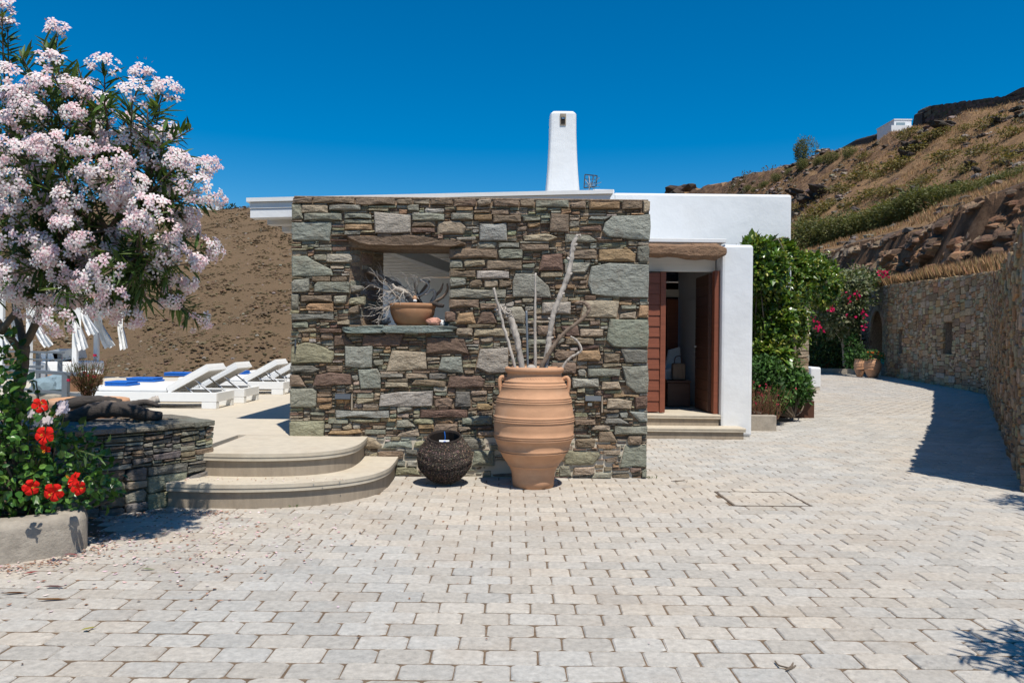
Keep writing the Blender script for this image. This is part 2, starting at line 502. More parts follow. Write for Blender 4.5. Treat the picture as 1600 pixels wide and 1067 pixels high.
# ------------------------------------------------------------------ paving blocks
PW, PD = .2462, .1639
RP = random.Random(11)
def in_poly(x, y, poly):
    c = False; j = len(poly)-1
    for i in range(len(poly)):
        xi, yi = poly[i]; xj, yj = poly[j]
        if (yi > y) != (yj > y) and x < (xj-xi)*(y-yi)/(yj-yi)+xi: c = not c
        j = i
    return c
COVER = P(1146, 790, 1)      # inspection cover corners, from their pixels on the ground
def gp(px, py, z=0.0):
    dx, dy = px-800.0, py-533.5
    Y = (H-z)*F/(dy-ROLL*dx)
    return P(px, py, Y)
cov = [gp(1114.4, 765.6), gp(1226.8, 766.4), gp(1268, 791), gp(1146, 790)]
cx0 = (cov[0].x+cov[3].x)/2; cx1 = (cov[1].x+cov[2].x)/2; cy0 = (cov[2].y+cov[3].y)/2; cy1 = (cov[0].y+cov[1].y)/2
r0_ = 2.55-PD/2
cy0 = r0_+round((cy0-r0_)/PD)*PD; cy1 = cy0+4*PD
def paver(mb, x, y, wx=PW, wy=PD, rng=RP, rot=0.0, detail=True):
    warm = fb(x, y, 2.2, 6.1, 3)
    nearwall = max(0, 1-abs(y-7.2)/2.2)*max(0, 1-abs(x-.3)/3.2)
    wv = max(0, min(1, .42 + .5*warm + .45*nearwall + rng.uniform(-.28, .28)))
    col = tuple(lerp(a, b, wv) for a, b in zip((.405, .388, .358), (.460, .402, .332)))
    kk = rng.uniform(.88, 1.10); col = tuple(v*kk for v in col)
    a, b = wx/2-.0020-rng.uniform(0, .0022), wy/2-.0046-rng.uniform(0, .0030)
    c = .010+rng.uniform(0, .012)
    o = []
    for sx, sy in ((1, -1), (1, 1), (-1, 1), (-1, -1)):
        cc = c*rng.uniform(.6, 1.4)
        p, q = (sx*(a-cc*1.2), sy*b), (sx*a, sy*(b-cc*.8))
        o += [p, q] if sx*sy < 0 else [q, p]
    o = [(px+rng.uniform(-.003, .003), py+rng.uniform(-.0025, .0025)) for px, py in o]
    h = rng.uniform(-.0025, .0025); tx = rng.uniform(-.012, .012); ty = rng.uniform(-.012, .012)
    n = 8; vs = []
    rings = ((1.0, -.03), (1.0, -.006), (.93, 0.0)) if detail else ((1.0, -.02), (.95, 0.0))
    for k, z in rings:
        for px, py in o:
            s = k if k == 1 else 1-(.007/ max(.05, math.hypot(px, py)))
            vs.append((x+px*s, y+py*s, z+h+px*tx+py*ty))
    fs = []
    for r in range(len(rings)-1):
        for i in range(n):
            p = r*n+i; q = r*n+(i+1) % n
            fs.append((p, q, q+n, p+n))
    fs.append(tuple(range((len(rings)-1)*n, len(rings)*n)))
    mb.add(vs, fs, col)
house_poly = [(-2.35, 8.5), (1.4, 8.5), (2.0, 12.1), (3.7, 12.1), (3.7, 15), (5.4, 15.2), (5.4, 22), (-2.3, 22)]
left_poly = [(-7, 2), (-3.6, 4.65), (-3.0, 5.15), (-3.05, 5.8), (-3.45, 6.1), (-2.9, 6.75), (-1.3, 7.3), (-1.3, 8.5), (-2.3, 8.5), (-2.3, 30), (-7, 30)]
parts_p = []; rest = MB()
row = 0; y = 2.55
while y < 41.5:
    half = (row % 2)*.5 + RP.uniform(-.04, .04)
    xl = -min(7, .86*y+.6); xr = min(wall_x(y)+.1 if y > 7.2 else .95*y+.8, .92*y+1)
    i = math.floor(xl/PW)
    while i*PW < xr:
        x = (i+half)*PW + .012*y*0
        i += 1
        if in_poly(x, y, house_poly) or in_poly(x, y, left_poly): continue
        if y > 9 and x < 1.2: continue
        if cy0 < y < cy1 and x+PW/2 > cx0 and x-PW/2 < cx1:
            for e0, e1 in ((x-PW/2, min(x+PW/2, cx0)), (max(x-PW/2, cx1), x+PW/2)):
                if e1-e0 > .05: paver(rest, (e0+e1)/2, y, e1-e0, PD)
            continue
        inframe = y > 3.18 and abs(x) < .69*y
        if inframe and len(parts_p) < 300:
            parts_p.append((x, y)); mb = MB(); paver(mb, x, y)
            mk('paving_block', mb, M['paver'], paving, origin=(x, y, 0))
        else:
            paver(rest, x, y, detail=y < 16)
    y += PD; row += 1
mk('paving_blocks', rest, M['paver'], paving, kind='stuff', origin=(0, 8, 0))

# inspection cover let into the paving
ic = empty('inspection_cover', ((cx0+cx1)/2, (cy0+cy1)/2, 0), 'square inspection cover inlaid with paving blocks in the drive', 'cover')
mb = MB()
fr_ = .012
mb.box(cx0, cx1, cy0, cy0+fr_, -.03, .0015); mb.box(cx0, cx1, cy1-fr_, cy1, -.03, .0015)
mb.box(cx0, cx0+fr_*1.6, cy0+fr_, cy1-fr_, -.03, .0015); mb.box(cx1-fr_, cx1, cy0+fr_, cy1-fr_, -.03, .0015)
mk('frame', mb, M['bark'], ic)
nr, ncol = 4, 3
for r in range(nr):
    hh = (cy1-cy0-2*fr_)/nr
    off = .5*(r % 2)
    xs_ = [cx0+fr_*1.6] + [cx0+fr_*1.6+(k+off+(.0 if off else 1))*(cx1-cx0-2*fr_)/ncol for k in range(ncol if off else ncol-1)] + [cx1-fr_]
    for a, b in zip(xs_[:-1], xs_[1:]):
        mb = MB(); paver(mb, (a+b)/2, cy0+fr_+(r+.5)*hh, b-a, hh)
        mk('paving_block', mb, M['paver'], ic)

# ------------------------------------------------------------------ stone laying
SC = {'G': (.264, .256, .204), 'B': (.284, .288, .250), 'N': (.238, .176, .124), 'T': (.362, .292, .212), 'O': (.345, .225, .130),
      'R': (.172, .114, .085), 'L': (.360, .325, .272), 'K': (.185, .172, .150), 'Y': (.300, .276, .182)}
FILL = 'GGGGGYYNNNNNTTTTOORL'
def stone(mb, poly, frame, front, rng, col, big=False, bevel=.014):
    """one hewn stone: poly in wall coordinates (u, v), frame = origin, u, v, n"""
    O, U, Vv, Nn = frame
    pts = []
    m = len(poly)
    for i in range(m):
        a = poly[i]; b = poly[(i+1) % m]
        L = math.hypot(b[0]-a[0], b[1]-a[1])
        k = max(1, min(5, int(L/.13))) if m < 8 else 1
        for j in range(k):
            t = j/k
            q = min(.014, L*.12)
            pts.append((lerp(a[0], b[0], t)+rng.uniform(-q, q)*(.8 if j else .3), lerp(a[1], b[1], t)+rng.uniform(-q, q)*(.8 if j else .3)))
    n = len(pts)
    cu = sum(p[0] for p in pts)/n; cv = sum(p[1] for p in pts)/n
    vs = []
    def put(k_in, depth, jit, frac=None):
        for (u, v) in pts:
            d = math.hypot(u-cu, v-cv) + 1e-6
            s = 1-min(.55, k_in/d) if frac is None else frac
            vs.append(O + U*(cu+(u-cu)*s) + Vv*(cv+(v-cv)*s) + Nn*(depth + rng.uniform(-jit, jit)))
    tilt = rng.uniform(-.012, .012)
    put(0, -.07, 0); put(0, front-bevel*.8, .002); put(bevel, front, .004)
    rings = 3
    if big:
        put(0, front+.006+tilt*.3, .007, .55); rings = 4
    fs = []
    for r in range(rings-1):
        for i in range(n):
            p = r*n+i; q = r*n+(i+1) % n
            fs.append((p, q, q+n, p+n))
    if big:
        vs.append(O+U*cu+Vv*cv+Nn*(front+.008)); c = len(vs)-1
        for i in range(n): fs.append(((rings-1)*n+i, (rings-1)*n+(i+1) % n, c))
    else:
        fs.append(tuple(range((rings-1)*n, rings*n)))
    mb.add(vs, fs, col)
    return (cu, cv)

def raster(mask, poly, res, grow=0.0):
    ny, nx = mask.shape
    us_ = (np.arange(nx)+.5)*res; vs_ = (np.arange(ny)+.5)*res
    x0 = min(p[0] for p in poly)-grow; x1 = max(p[0] for p in poly)+grow; y0 = min(p[1] for p in poly)-grow; y1 = max(p[1] for p in poly)+grow
    ia, ib = max(0, int(x0/res)-1), min(nx, int(x1/res)+2); ja, jb = max(0, int(y0/res)-1), min(ny, int(y1/res)+2)
    if ia >= ib or ja >= jb: return
    X, Yg = np.meshgrid(us_[ia:ib], vs_[ja:jb])
    c = np.zeros(X.shape, bool); j = len(poly)-1
    for i in range(len(poly)):
        xi, yi = poly[i]; xj, yj = poly[j]
        if yi != yj:
            cond = ((yi > Yg) != (yj > Yg)) & (X < (xj-xi)*(Yg-yi)/(yj-yi)+xi)
            c ^= cond
        j = i
    mask[ja:jb, ia:ib] |= c

def pack(mask, res, rng, hpick, wpick, minw, minh):
    """lay rectangles course by course into the free cells; returns u0, v0, w, h"""
    ny, nx = mask.shape
    used = mask.copy(); out = []
    for j in range(ny):
        i = 0
        while i < nx:
            rowv = used[j]
            if rowv[i]:
                nxt = np.argmin(rowv[i:])
                if rowv[i+nxt]: break
                i += int(nxt); continue
            seg = rowv[i:]
            run = int(np.argmax(seg)) if seg.any() else nx-i
            if run*res < minw:
                used[j, i:i+run] = True; i += run; continue
            hgt = hpick(rng)
            wd = int(wpick(rng, hgt)/res); hg = max(1, int(hgt/res))
            if run-wd < minw/res: wd = run if run < wd*1.7 else run//2
            wd = max(1, min(wd, run))
            col = used[j:j+int(hg*1.6)+2, i:i+wd].any(axis=1)
            avail = int(np.argmax(col)) if col.any() else len(col)
            avail = min(avail, ny-j)
            hg = min(hg, max(int(minh/res), int(wd*.62)))
            if avail-hg < minh/res: hg = avail if avail < hg*1.6 and avail < wd*1.1 else hg
            hg = max(1, min(hg, avail))
            used[j:j+hg, i:i+wd] = True
            out.append((i*res, j*res, wd*res, hg*res))
            i += wd
    return out

def rect_poly(u, v, w, h, rng, g):
    a, b, c, d = u+g, u+w-g, v+g, v+h-g
    if b-a < .012: a, b = u+.001, u+w-.001
    if d-c < .008: c, d = v+.001, v+h-.001
    k = min(.042, (d-c)*.40, (b-a)*.34)
    q = lambda s=1.0: rng.uniform(0.05, 1)**1.4*k*s
    sk = rng.uniform(-.5, .5)*min(d-c, .06)
    pts = [(a+q(), c), (b-q(), c+max(0, sk)), (b-q(.3), c+q()+max(0, sk)), (b, d-q()), (b-q(), d), (a+q(), d-max(0, -sk)), (a, d-q()-max(0, -sk)), (a+q(.3), c+q())]
    return pts
# ------------------------------------------------------------------ the big stone wall
WY = 8.22
WX0, WX1 = -2.375, 1.466
def wz(px, py):
    q = P(px, py, WY); return (q.x, q.z)
main_wall = empty('stone_wall', ((WX0+WX1)/2, WY+.28, 0), 'tall rough stone wall with a window opening in the middle of the picture', 'wall')
RW = random.Random(21)
CROPS = {'A': (380, 280, 3.81), 'B': (700, 280, 3.81), 'C': (440, 540, 4.447), 'D': (720, 540, 4.447)}
def bx(a, b, c, d): return [(a, b), (c, b), (c, d), (a, d)]
TR = [
('A','G',[(287,150),(345,150),(358,240),(290,247)]),('A','B',[(287,256),(533,256),(518,370),(287,365)]),('A','N',bx(293,106,412,145)),
('A','N',[(418,108),(665,110),(665,150),(418,143)]),('A','N',bx(672,116,905,155)),('A','T',bx(345,155,508,203)),('A','G',bx(365,205,590,248)),
('A','G',bx(513,157,700,186)),('A','G',bx(605,208,765,238)),('A','G',bx(600,242,765,266)),('A','O',bx(605,271,770,305)),('A','G',bx(605,309,700,332)),
('A','L',[(780,195),(880,205),(1000,215),(998,320),(785,324)]),('A','G',bx(1005,208,1200,248)),('A','N',bx(915,118,1008,152)),('A','T',bx(1012,120,1110,150)),
('A','N',bx(1116,118,1246,155)),('A','R',bx(1251,118,1388,165)),('A','T',bx(1392,120,1478,165)),('A','N',bx(1003,252,1145,285)),('A','R',bx(1003,289,1143,320)),
('A','T',[(1155,250),(1290,245),(1328,290),(1310,328),(1155,332)]),('A','L',bx(1235,203,1370,243)),('A','O',bx(1375,213,1482,243)),
('A','G',[(287,455),(375,455),(430,490),(530,540),(535,575),(290,582)]),('A','G',bx(290,590,395,675)),('A','G',bx(423,612,636,675)),('A','G',bx(640,632,715,676)),
('A','L',bx(495,448,650,498)),('A','N',bx(410,580,520,610)),('A','N',bx(525,580,620,612)),('A','G',bx(288,682,333,780)),('A','N',bx(345,690,530,730)),
('A','L',bx(540,691,620,740)),('A','Y',bx(630,698,725,746)),('A','O',[(395,738),(540,740),(540,785),(375,782),(375,755)]),('A','N',bx(628,750,690,800)),
('A','K',bx(288,800,540,838)),('A','T',bx(560,835,635,866)),('A','G',bx(290,845,390,884)),('A','R',bx(457,888,588,914)),
('A','R',[(540,926),(600,928),(665,985),(540,990)]),('A','R',[(715,925),(960,922),(935,992),(705,990)]),('C','Y',[(66,2),(160,-26),(228,-20),(362,40),(362,90),(350,120),(64,122)]),
('C','B',[(440,4),(635,0),(632,150),(560,156),(445,145)]),('A','R',[(1090,940),(1280,945),(1340,1040),(1090,1035)]),('C','T',[(765,30),(1000,45),(1014,165),(728,176)]),
('B','N',bx(5,418,292,472)),('B','G',bx(297,418,445,478)),('B','G',bx(8,482,88,530)),('B','T',bx(93,482,222,528)),('B','N',bx(228,482,440,540)),
('B','N',bx(8,542,165,585)),('B','L',bx(172,546,365,594)),('B','G',bx(8,592,108,645)),('B','N',bx(125,594,205,645)),('B','T',bx(215,602,300,645)),
('B','N',bx(305,605,380,645)),('B','G',bx(6,655,345,708)),('B','N',bx(6,716,185,765)),('B','N',bx(190,740,300,775)),('B','O',[(60,800),(150,790),(168,860),(50,862)]),
('B','R',[(200,786),(262,785),(292,860),(170,864)]),('B','R',bx(-20,787,45,850)),('B','T',bx(45,885,150,930)),('B','T',bx(155,885,365,935)),
('B','R',[(-24,950),(95,952),(125,1040),(-24,1038)]),('B','B',[(187,265),(350,262),(352,370),(188,372)]),('B','T',bx(-10,250,0,251)),
('B','N',bx(30,122,165,166)),('B','N',bx(268,122,425,165)),('B','N',bx(430,122,515,165)),('B','G',bx(520,126,720,170)),('B','N',bx(725,132,820,175)),
('B','O',bx(838,134,1020,180)),('B','N',bx(1035,136,1155,182)),('B','T',bx(1160,130,1207,205)),('B','N',[(612,205),(720,210),(718,318),(605,316)]),
('B','G',bx(445,225,550,256)),('B','N',bx(270,212,435,258)),('B','G',bx(20,207,150,243)),('B','O',bx(155,213,263,245)),
('B','T',[(445,340),(600,327),(655,350),(600,373),(450,366)]),('B','G',[(695,327),(840,332),(890,367),(850,382),(695,378)]),
('B','B',[(975,220),(1205,212),(1200,365),(1090,358),(950,345),(920,310),(930,260)]),('B','B',[(850,222),(970,222),(935,246),(835,242)]),('B','R',bx(785,272,915,310)),
('B','N',bx(430,386,600,425)),('B','G',bx(300,380,425,410)),('B','N',bx(700,415,885,475)),('B','O',[(895,420),(1080,416),(1118,450),(1110,495),(895,488)]),
('B','K',bx(1125,396,1200,500)),('B','R',[(560,452),(680,445),(685,545),(540,548)]),('B','L',[(695,502),(850,500),(820,555),(695,555)]),
('B','B',[(850,520),(960,500),(1195,508),(1193,708),(930,700),(850,685),(830,620)]),('B','G',[(400,562),(520,562),(600,640),(615,705),(385,705),(385,610)]),
('B','T',bx(550,556,680,582)),('B','O',bx(635,626,700,652)),('B','O',bx(705,628,757,652)),('B','N',bx(765,628,820,652)),
('B','L',[(340,758),(440,756),(465,800),(455,862),(380,850)]),('B','L',[(560,732),(730,730),(728,805),(560,802)]),('B','T',[(810,722),(1020,725),(1005,825),(790,822)]),
('B','G',bx(1028,750,1120,772)),('B','T',bx(1020,786,1120,830)),('B','O',[(1140,750),(1193,752),(1193,825),(1128,822)]),
('B','G',[(960,830),(1193,840),(1190,1000),(980,1000),(940,960)]),('B','T',bx(785,892,925,940)),('B','R',[(670,872),(775,872),(783,935),(700,937)]),
('B','N',bx(700,946,870,985)),('B','N',bx(530,872,640,930)),('B','G',bx(645,945,695,985)),
('D','K',[(1105,22),(1295,28),(1295,122),(1140,122)]),('D','L',[(130,22),(330,12),(330,190),(200,195),(105,150)]),
('D','O',[(815,32),(960,30),(975,80),(965,108),(810,105)]),('D','N',bx(650,36,795,104)),('D','N',[(630,116),(795,115),(805,150),(795,196),(630,196)]),
('D','N',bx(990,56,1105,124)),('D','G',bx(810,162,870,210)),('D','G',[(1115,140),(1300,135),(1300,330),(1220,328),(1150,280)]),('D','L',[(770,224),(960,222),(958,290),(778,292)]),
('D','T',[(980,250),(1095,250),(1115,303),(975,305)]),('D','G',bx(880,160,1105,212)),('D','T',[(1020,368),(1090,362),(1190,380),(1185,438),(1010,436)]),
('D','R',bx(1205,348,1298,440)),('D','O',bx(1062,334,1240,358)),('D','B',bx(1100,455,1160,500)),('D','B',[(1168,456),(1297,462),(1297,528),(1240,528)]),
('D','K',[(1010,502),(1110,500),(1170,543),(995,540)]),('D','N',bx(790,512,935,548)),('D','T',bx(905,546,1040,586)),('D','G',bx(1065,556,1295,614)),
('D','N',[(958,597),(1045,592),(1088,668),(955,668)]),('D','N',bx(1155,622,1255,688)),('D','G',[(1140,690),(1292,686),(1292,845),(1100,845)]),
('D','N',bx(795,636,935,705)),('D','O',bx(945,682,1080,715)),('D','T',bx(985,724,1110,758)),('D','Y',[(725,722),(960,735),(970,760),(920,825),(720,822)]),
('D','G',[(690,828),(755,828),(770,905),(680,905)]),('D','T',bx(780,836,930,895)),('D','G',[(930,880),(1050,875),(1045,918),(905,918)]),('D','N',bx(1000,765,1090,806)),
('D','G',bx(1255,852,1292,914)),('D','G',[(20,500),(120,482),(220,485),(220,548),(0,548)]),('C','R',[(1165,208),(1380,205),(1415,235),(1400,288),(1155,288)]),
('D','G',[(95,728),(235,725),(235,835),(75,835)]),('D','G',[(0,645),(150,642),(175,690),(150,715),(0,712)]),
('C','K',[(62,137),(220,135),(265,165),(230,186),(65,186)]),('C','N',bx(310,137,425,183)),('C','N',[(60,200),(130,202),(170,284),(60,284)]),
('C','R',[(240,200),(340,185),(480,198),(485,268),(300,278),(218,275)]),('C','B',[(532,165),(670,160),(690,200),(690,296),(545,300)]),('C','G',bx(60,297,245,428)),
('C','B',bx(376,447,750,498)),('C','Y',bx(56,520,300,632)),('C','O',[(345,588),(540,578),(560,600),(500,613),(325,612)]),('C','Y',bx(470,504,685,528)),
('C','G',bx(325,505,465,540)),('C','G',[(800,517),(880,510),(935,560),(880,572),(795,565)]),('C','R',bx(965,442,1295,498)),
('C','L',[(690,340),(815,317),(1055,312),(1050,418),(680,422)]),('C','N',bx(1063,362,1190,430)),('C','K',[(1210,317),(1310,317),(1320,428),(1205,430)]),
('C','B',[(1110,78),(1250,75),(1262,190),(1170,188),(1092,165)]),('C','T',bx(720,252,880,288)),('C','N',[(930,237),(1145,245),(1140,285),(900,270)]),
('C','T',bx(862,190,1015,226)),('C','K',bx(1020,190,1150,235)),('C','T',[(558,622),(640,640),(700,692),(690,712),(558,714)]),
('C','B',[(720,665),(905,655),(910,708),(705,706)]),('C','T',[(830,598),(950,575),(960,628),(800,632)]),('C','G',bx(580,582,725,614)),
('C','Y',bx(920,652,1030,702)),('C','N',bx(1060,542,1225,610)),('C','Y',[(790,842),(930,838),(965,898),(780,898)]),('C','B',bx(792,794,862,834)),
('C','L',bx(870,796,945,838)),('C','K',bx(860,717,945,753)),('C','N',bx(668,732,850,785)),('C','T',bx(520,364,640,404)),('C','O',bx(260,397,352,440)),
('C','G',bx(1255,500,1420,545)),('C','G',bx(690,192,845,218)),('C','G',bx(640,95,708,135)),('C','G',bx(1065,320,1150,345)),('C','N',bx(1270,170,1340,196)),
]
wall_w, wall_hh = WX1-WX0, 2.97
res = .0068
mask = np.zeros((int(wall_hh/res), int(wall_w/res)), bool)
def loc(px, py):
    q = P(px, py, WY); return (q.x-WX0, q.z)
frame = (Vector((WX0, WY, 0)), Vector((1, 0, 0)), Vector((0, 0, 1)), Vector((0, -1, 0)))
stones = []      # (area, builder result)
# window opening and wall lights are left free
win = [loc(547, 386), loc(703, 386), loc(703, 509), loc(547, 509)]
raster(mask, win, res)
lint = [loc(541, 371), loc(560, 369), loc(600, 370), loc(640, 368), loc(690, 374), loc(718, 377), loc(728, 382), loc(712, 387), loc(660, 386), loc(600, 386), loc(568, 384), loc(552, 377)]
sl, sr_ = [loc(536, 511), loc(598, 508), loc(598, 521), loc(542, 520)], [loc(600, 509), loc(708, 509), loc(710, 516), loc(700, 519), loc(601, 520)]
lightb = [bx(525, 615, 552, 640), bx(914, 618, 942, 644)]
lightl = [[loc(*p) for p in b] for b in lightb]
for q in (lint, sl, sr_, *lightl): raster(mask, q, res)
def pinset(poly, g):
    cu = sum(p[0] for p in poly)/len(poly); cv = sum(p[1] for p in poly)/len(poly)
    return [(u+(cu-u)*min(.3, g/max(.02, abs(u-cu)))*(1), v+(cv-v)*min(.3, g/max(.02, abs(v-cv)))) for u, v in poly]
traced = []
for crop, colr, pts in TR:
    ox, oy, sc = CROPS[crop]
    poly = [loc(ox+x/sc, oy+y/sc) for x, y in pts]
    poly = [(min(max(u, .004), wall_w-.004), min(max(v, .0), wall_hh-.004)) for u, v in poly]
    if max(p[0] for p in poly)-min(p[0] for p in poly) < .03: continue
    area0 = mask.copy(); raster(mask, poly, res)
    traced.append((colr, poly))
# the kerb of the deck hides the foot at left, still laid
fills = pack(mask, res, RW, lambda r: r.choice([.018, .022, .026, .030, .036, .044, .056, .07]), lambda r, h: r.uniform(2.0, 6.5)*h+.03, .03, .014)
items = []
for colr, poly in traced:
    a = abs(sum(poly[i][0]*poly[(i+1) % len(poly)][1]-poly[(i+1) % len(poly)][0]*poly[i][1] for i in range(len(poly))))/2
    if sum(poly[i][0]*poly[(i+1) % len(poly)][1]-poly[(i+1) % len(poly)][0]*poly[i][1] for i in range(len(poly))) < 0: poly = poly[::-1]
    xs_, ys_ = [p[0] for p in poly], [p[1] for p in poly]
    if len(pts) and len(poly) == 4 and abs(a-(max(xs_)-min(xs_))*(max(ys_)-min(ys_))) < .04*a:
        poly = rect_poly(min(xs_), min(ys_), max(xs_)-min(xs_), max(ys_)-min(ys_), RW, .003)
    else: poly = pinset(poly, .003)
    items.append((a, poly, jc(SC[colr], .10, RW), RW.uniform(.018, .040), a > .012))
for u, v, ww, hh in fills:
    if ww < .015 or hh < .010: continue
    c = SC[RW.choice(FILL)]
    items.append((ww*hh, rect_poly(u, v, ww, hh, RW, .0028), jc(c, .16, RW), RW.uniform(-.014, .026), ww*hh > .012))
items.sort(key=lambda t: -t[0])
rest = MB()
for k, (a, poly, col, fr, big) in enumerate(items):
    if k < 300:
        mb = MB(); stone(mb, poly, frame, fr, RW, col, big, bevel=.010 if a < .01 else .014)
        mk('stone', mb, M['stone'], main_wall)
    else:
        stone(rest, poly, frame, fr, RW, col, False, bevel=.008)
mk('small_stones', rest, M['stone'], main_wall, kind='stuff')
# core behind the stones, with the splayed opening
TH = .55
xo0, xo1 = win[0][0]+WX0, win[1][0]+WX0; zo0, zo1 = win[2][1], win[0][1]
mb = MB()
c0 = WY+.022
mb.box(WX0+.01, xo0, c0, WY+TH, -.3, 2.965); mb.box(xo1, WX1-.01, c0, WY+TH, -.3, 2.965)
mb.box(xo0, xo1, c0, WY+TH, -.3, zo0); mb.box(xo0, xo1, c0, WY+TH, zo1, 2.965)
mk('core', mb, M['mortar'], main_wall)
mb = MB()
xs2 = -1.477-.0
mb.prism([(xo0, WY+.04), (xo0+.003, WY+.04), (xs2, WY+TH-.002), (xo0, WY+TH-.002)], zo0, zo1)
mk('reveal', mb, M['mortar'], main_wall)
# stones lining the splayed reveal
ru = Vector((xs2-xo0, TH-.04, 0)); rl = ru.length; ru.normalize()
rn = Vector((ru.y, -ru.x, 0))
fr2 = (Vector((xo0, WY+.03, zo0)), ru, Vector((0, 0, 1)), rn)
mk2 = np.zeros((int((zo1-zo0)/.01), int(rl/.01)), bool)
mb = MB()
for u, v, ww, hh in pack(mk2, .01, RW, lambda r: r.choice([.05, .07, .1, .13]), lambda r, h: r.uniform(1.5, 3)*h+.05, .06, .03):
    mb2 = MB(); stone(mb2, rect_poly(u, v, ww, hh, RW, .004), fr2, RW.uniform(0, .012), RW, jc(SC[RW.choice('GNNTK')], .2, RW))
    mk('reveal_stone', mb2, M['stone'], main_wall)
# end faces of the wall, left and right, laid in stone as well
for X, U, nn in ((WX0, Vector((0, -1, 0)), Vector((-1, 0, 0))), (WX1, Vector((0, 1, 0)), Vector((1, 0, 0)))):
    fr3 = (Vector((X-nn.x*.03, WY if nn.x > 0 else WY+TH, 0)), U, Vector((0, 0, 1)), nn)
    mm = np.zeros((int(2.96/.01), int(TH/.01)), bool); mb = MB()
    for u, v, ww, hh in pack(mm, .01, RW, lambda r: r.choice([.04, .06, .09, .14]), lambda r, h: r.uniform(1.5, 4)*h+.05, .06, .03):
        stone(mb, rect_poly(u, v, ww, hh, RW, .004), fr3, RW.uniform(.0, .012)+.01, RW, jc(SC[RW.choice(FILL)], .2, RW))
    mk('end_stones', mb, M['stone'], main_wall, kind='stuff')
mb = MB(); mb.box(WX0+.02, WX1-.02, WY+.012, WY+TH-.01, 2.965, 2.985, bev=.006)
mk('coping', mb, M['mortar'], main_wall)
# lintel and sill slabs
def slab_stone(name, poly, y0, y1, col, parent=main_wall, mat=None):
    mb = MB(); O = Vector((WX0, 0, 0)); rng = RW
    pts = catmull([(u, v, 0) for u, v in poly]+[(poly[0][0], poly[0][1], 0)], 3)[:-1]
    n = len(pts); vs = []; ny = 5
    for j in range(ny):
        t = j/(ny-1)
        for p in pts:
            cu = sum(q.x for q in pts)/n; cv = sum(q.y for q in pts)/n
            s = .95 if j in (0,) else 1.0
            vs.append((WX0+cu+(p.x-cu)*s, lerp(y0, y1, t)+rng.uniform(-.012, .012), cv+(p.y-cv)*s*(.88 if j == 0 else 1)+rng.uniform(-.005, .005)))
    fs = []
    for j in range(ny-1):
        for i in range(n):
            a = j*n+i; b = j*n+(i+1) % n
            fs.append((a, b, b+n, a+n))
    fs.append(tuple(range(n-1, -1, -1))); fs.append(tuple(range((ny-1)*n, ny*n)))
    mb.add(vs, fs, col)
    return mk(name, mb, mat or M['stone'], parent)
slab_stone('lintel', lint, WY-.09, WY+.30, (.19, .135, .095))
slab_stone('sill', sl, WY-.07, WY+.35, (.20, .235, .21))
slab_stone('sill', sr_, WY-.075, WY+TH-.02, (.20, .235, .215))
# hook
mb = MB(); q0 = P(461.5, 531, WY-.035); q1 = P(461.5, 541, WY-.05); q2 = P(461.5, 552, WY-.03)
mb.tube([q0+Vector((0, .03, 0)), q0, q1, q1+Vector((0, .05, -.01))], .008, 6); mb.tube([q1, q2, q2+Vector((0, -.02, -.005))], .004, 6)
mk('hook', mb, M['dark_metal'], main_wall)

# recessed wall lights
for i, (b, lab) in enumerate(zip(lightl, ('dark hooded wall light let into the stone wall left of the basket', 'dark hooded wall light let into the stone wall right of the tall jar'))):
    x0, x1 = b[0][0]+WX0, b[1][0]+WX0; z1, z0 = b[0][1], b[2][1]
    t = empty('wall_light', ((x0+x1)/2, WY, z0), lab, 'wall light', 'hooded lights in the stone wall')
    mb = MB(); hx1 = x0+(x1-x0)*.88
    vs = [(x0, WY-.055, z1-.052), (hx1, WY-.055, z1-.052), (hx1, WY-.03, z1), (x0, WY-.03, z1), (x0, WY+.02, z1-.052), (hx1, WY+.02, z1-.052), (hx1, WY+.02, z1), (x0, WY+.02, z1)]
    mb.add(vs, [(0, 1, 2, 3), (3, 2, 6, 7), (1, 5, 6, 2), (0, 3, 7, 4), (0, 4, 5, 1), (4, 7, 6, 5)]); mk('hood', mb, M['dark_metal'], t)
    fr4 = (Vector((x0, WY+.015, z0)), Vector((1, 0, 0)), Vector((0, 0, 1)), Vector((0, -1, 0)))
    mm = np.zeros((int((z1-z0-.055)/.005), int((x1-x0)*.86/.005)), bool)
    for u, v, ww, hh in pack(mm, .005, RW, lambda r: r.choice([.035, .05]), lambda r, h: r.uniform(1.0, 1.8)*h, .03, .02):
        mb = MB(); stone(mb, rect_poly(u, v, ww, hh, RW, .002), fr4, .008, RW, jc(SC['O'], .3, RW), bevel=.005); mk('backing_stone', mb, M['stone'], t)
    mb = MB(); mb.box(hx1+.006, x1-.002, WY-.03, WY+.02, z0, z1-.004); mk('side_stone', mb, M['riser'], t)
    if i == 1:
        mb = MB(); mb.box(x0+.03, x0+.075, WY-.02, WY+.0, z0+.07, z0+.10); mk('lamp', mb, M['steel'], t)

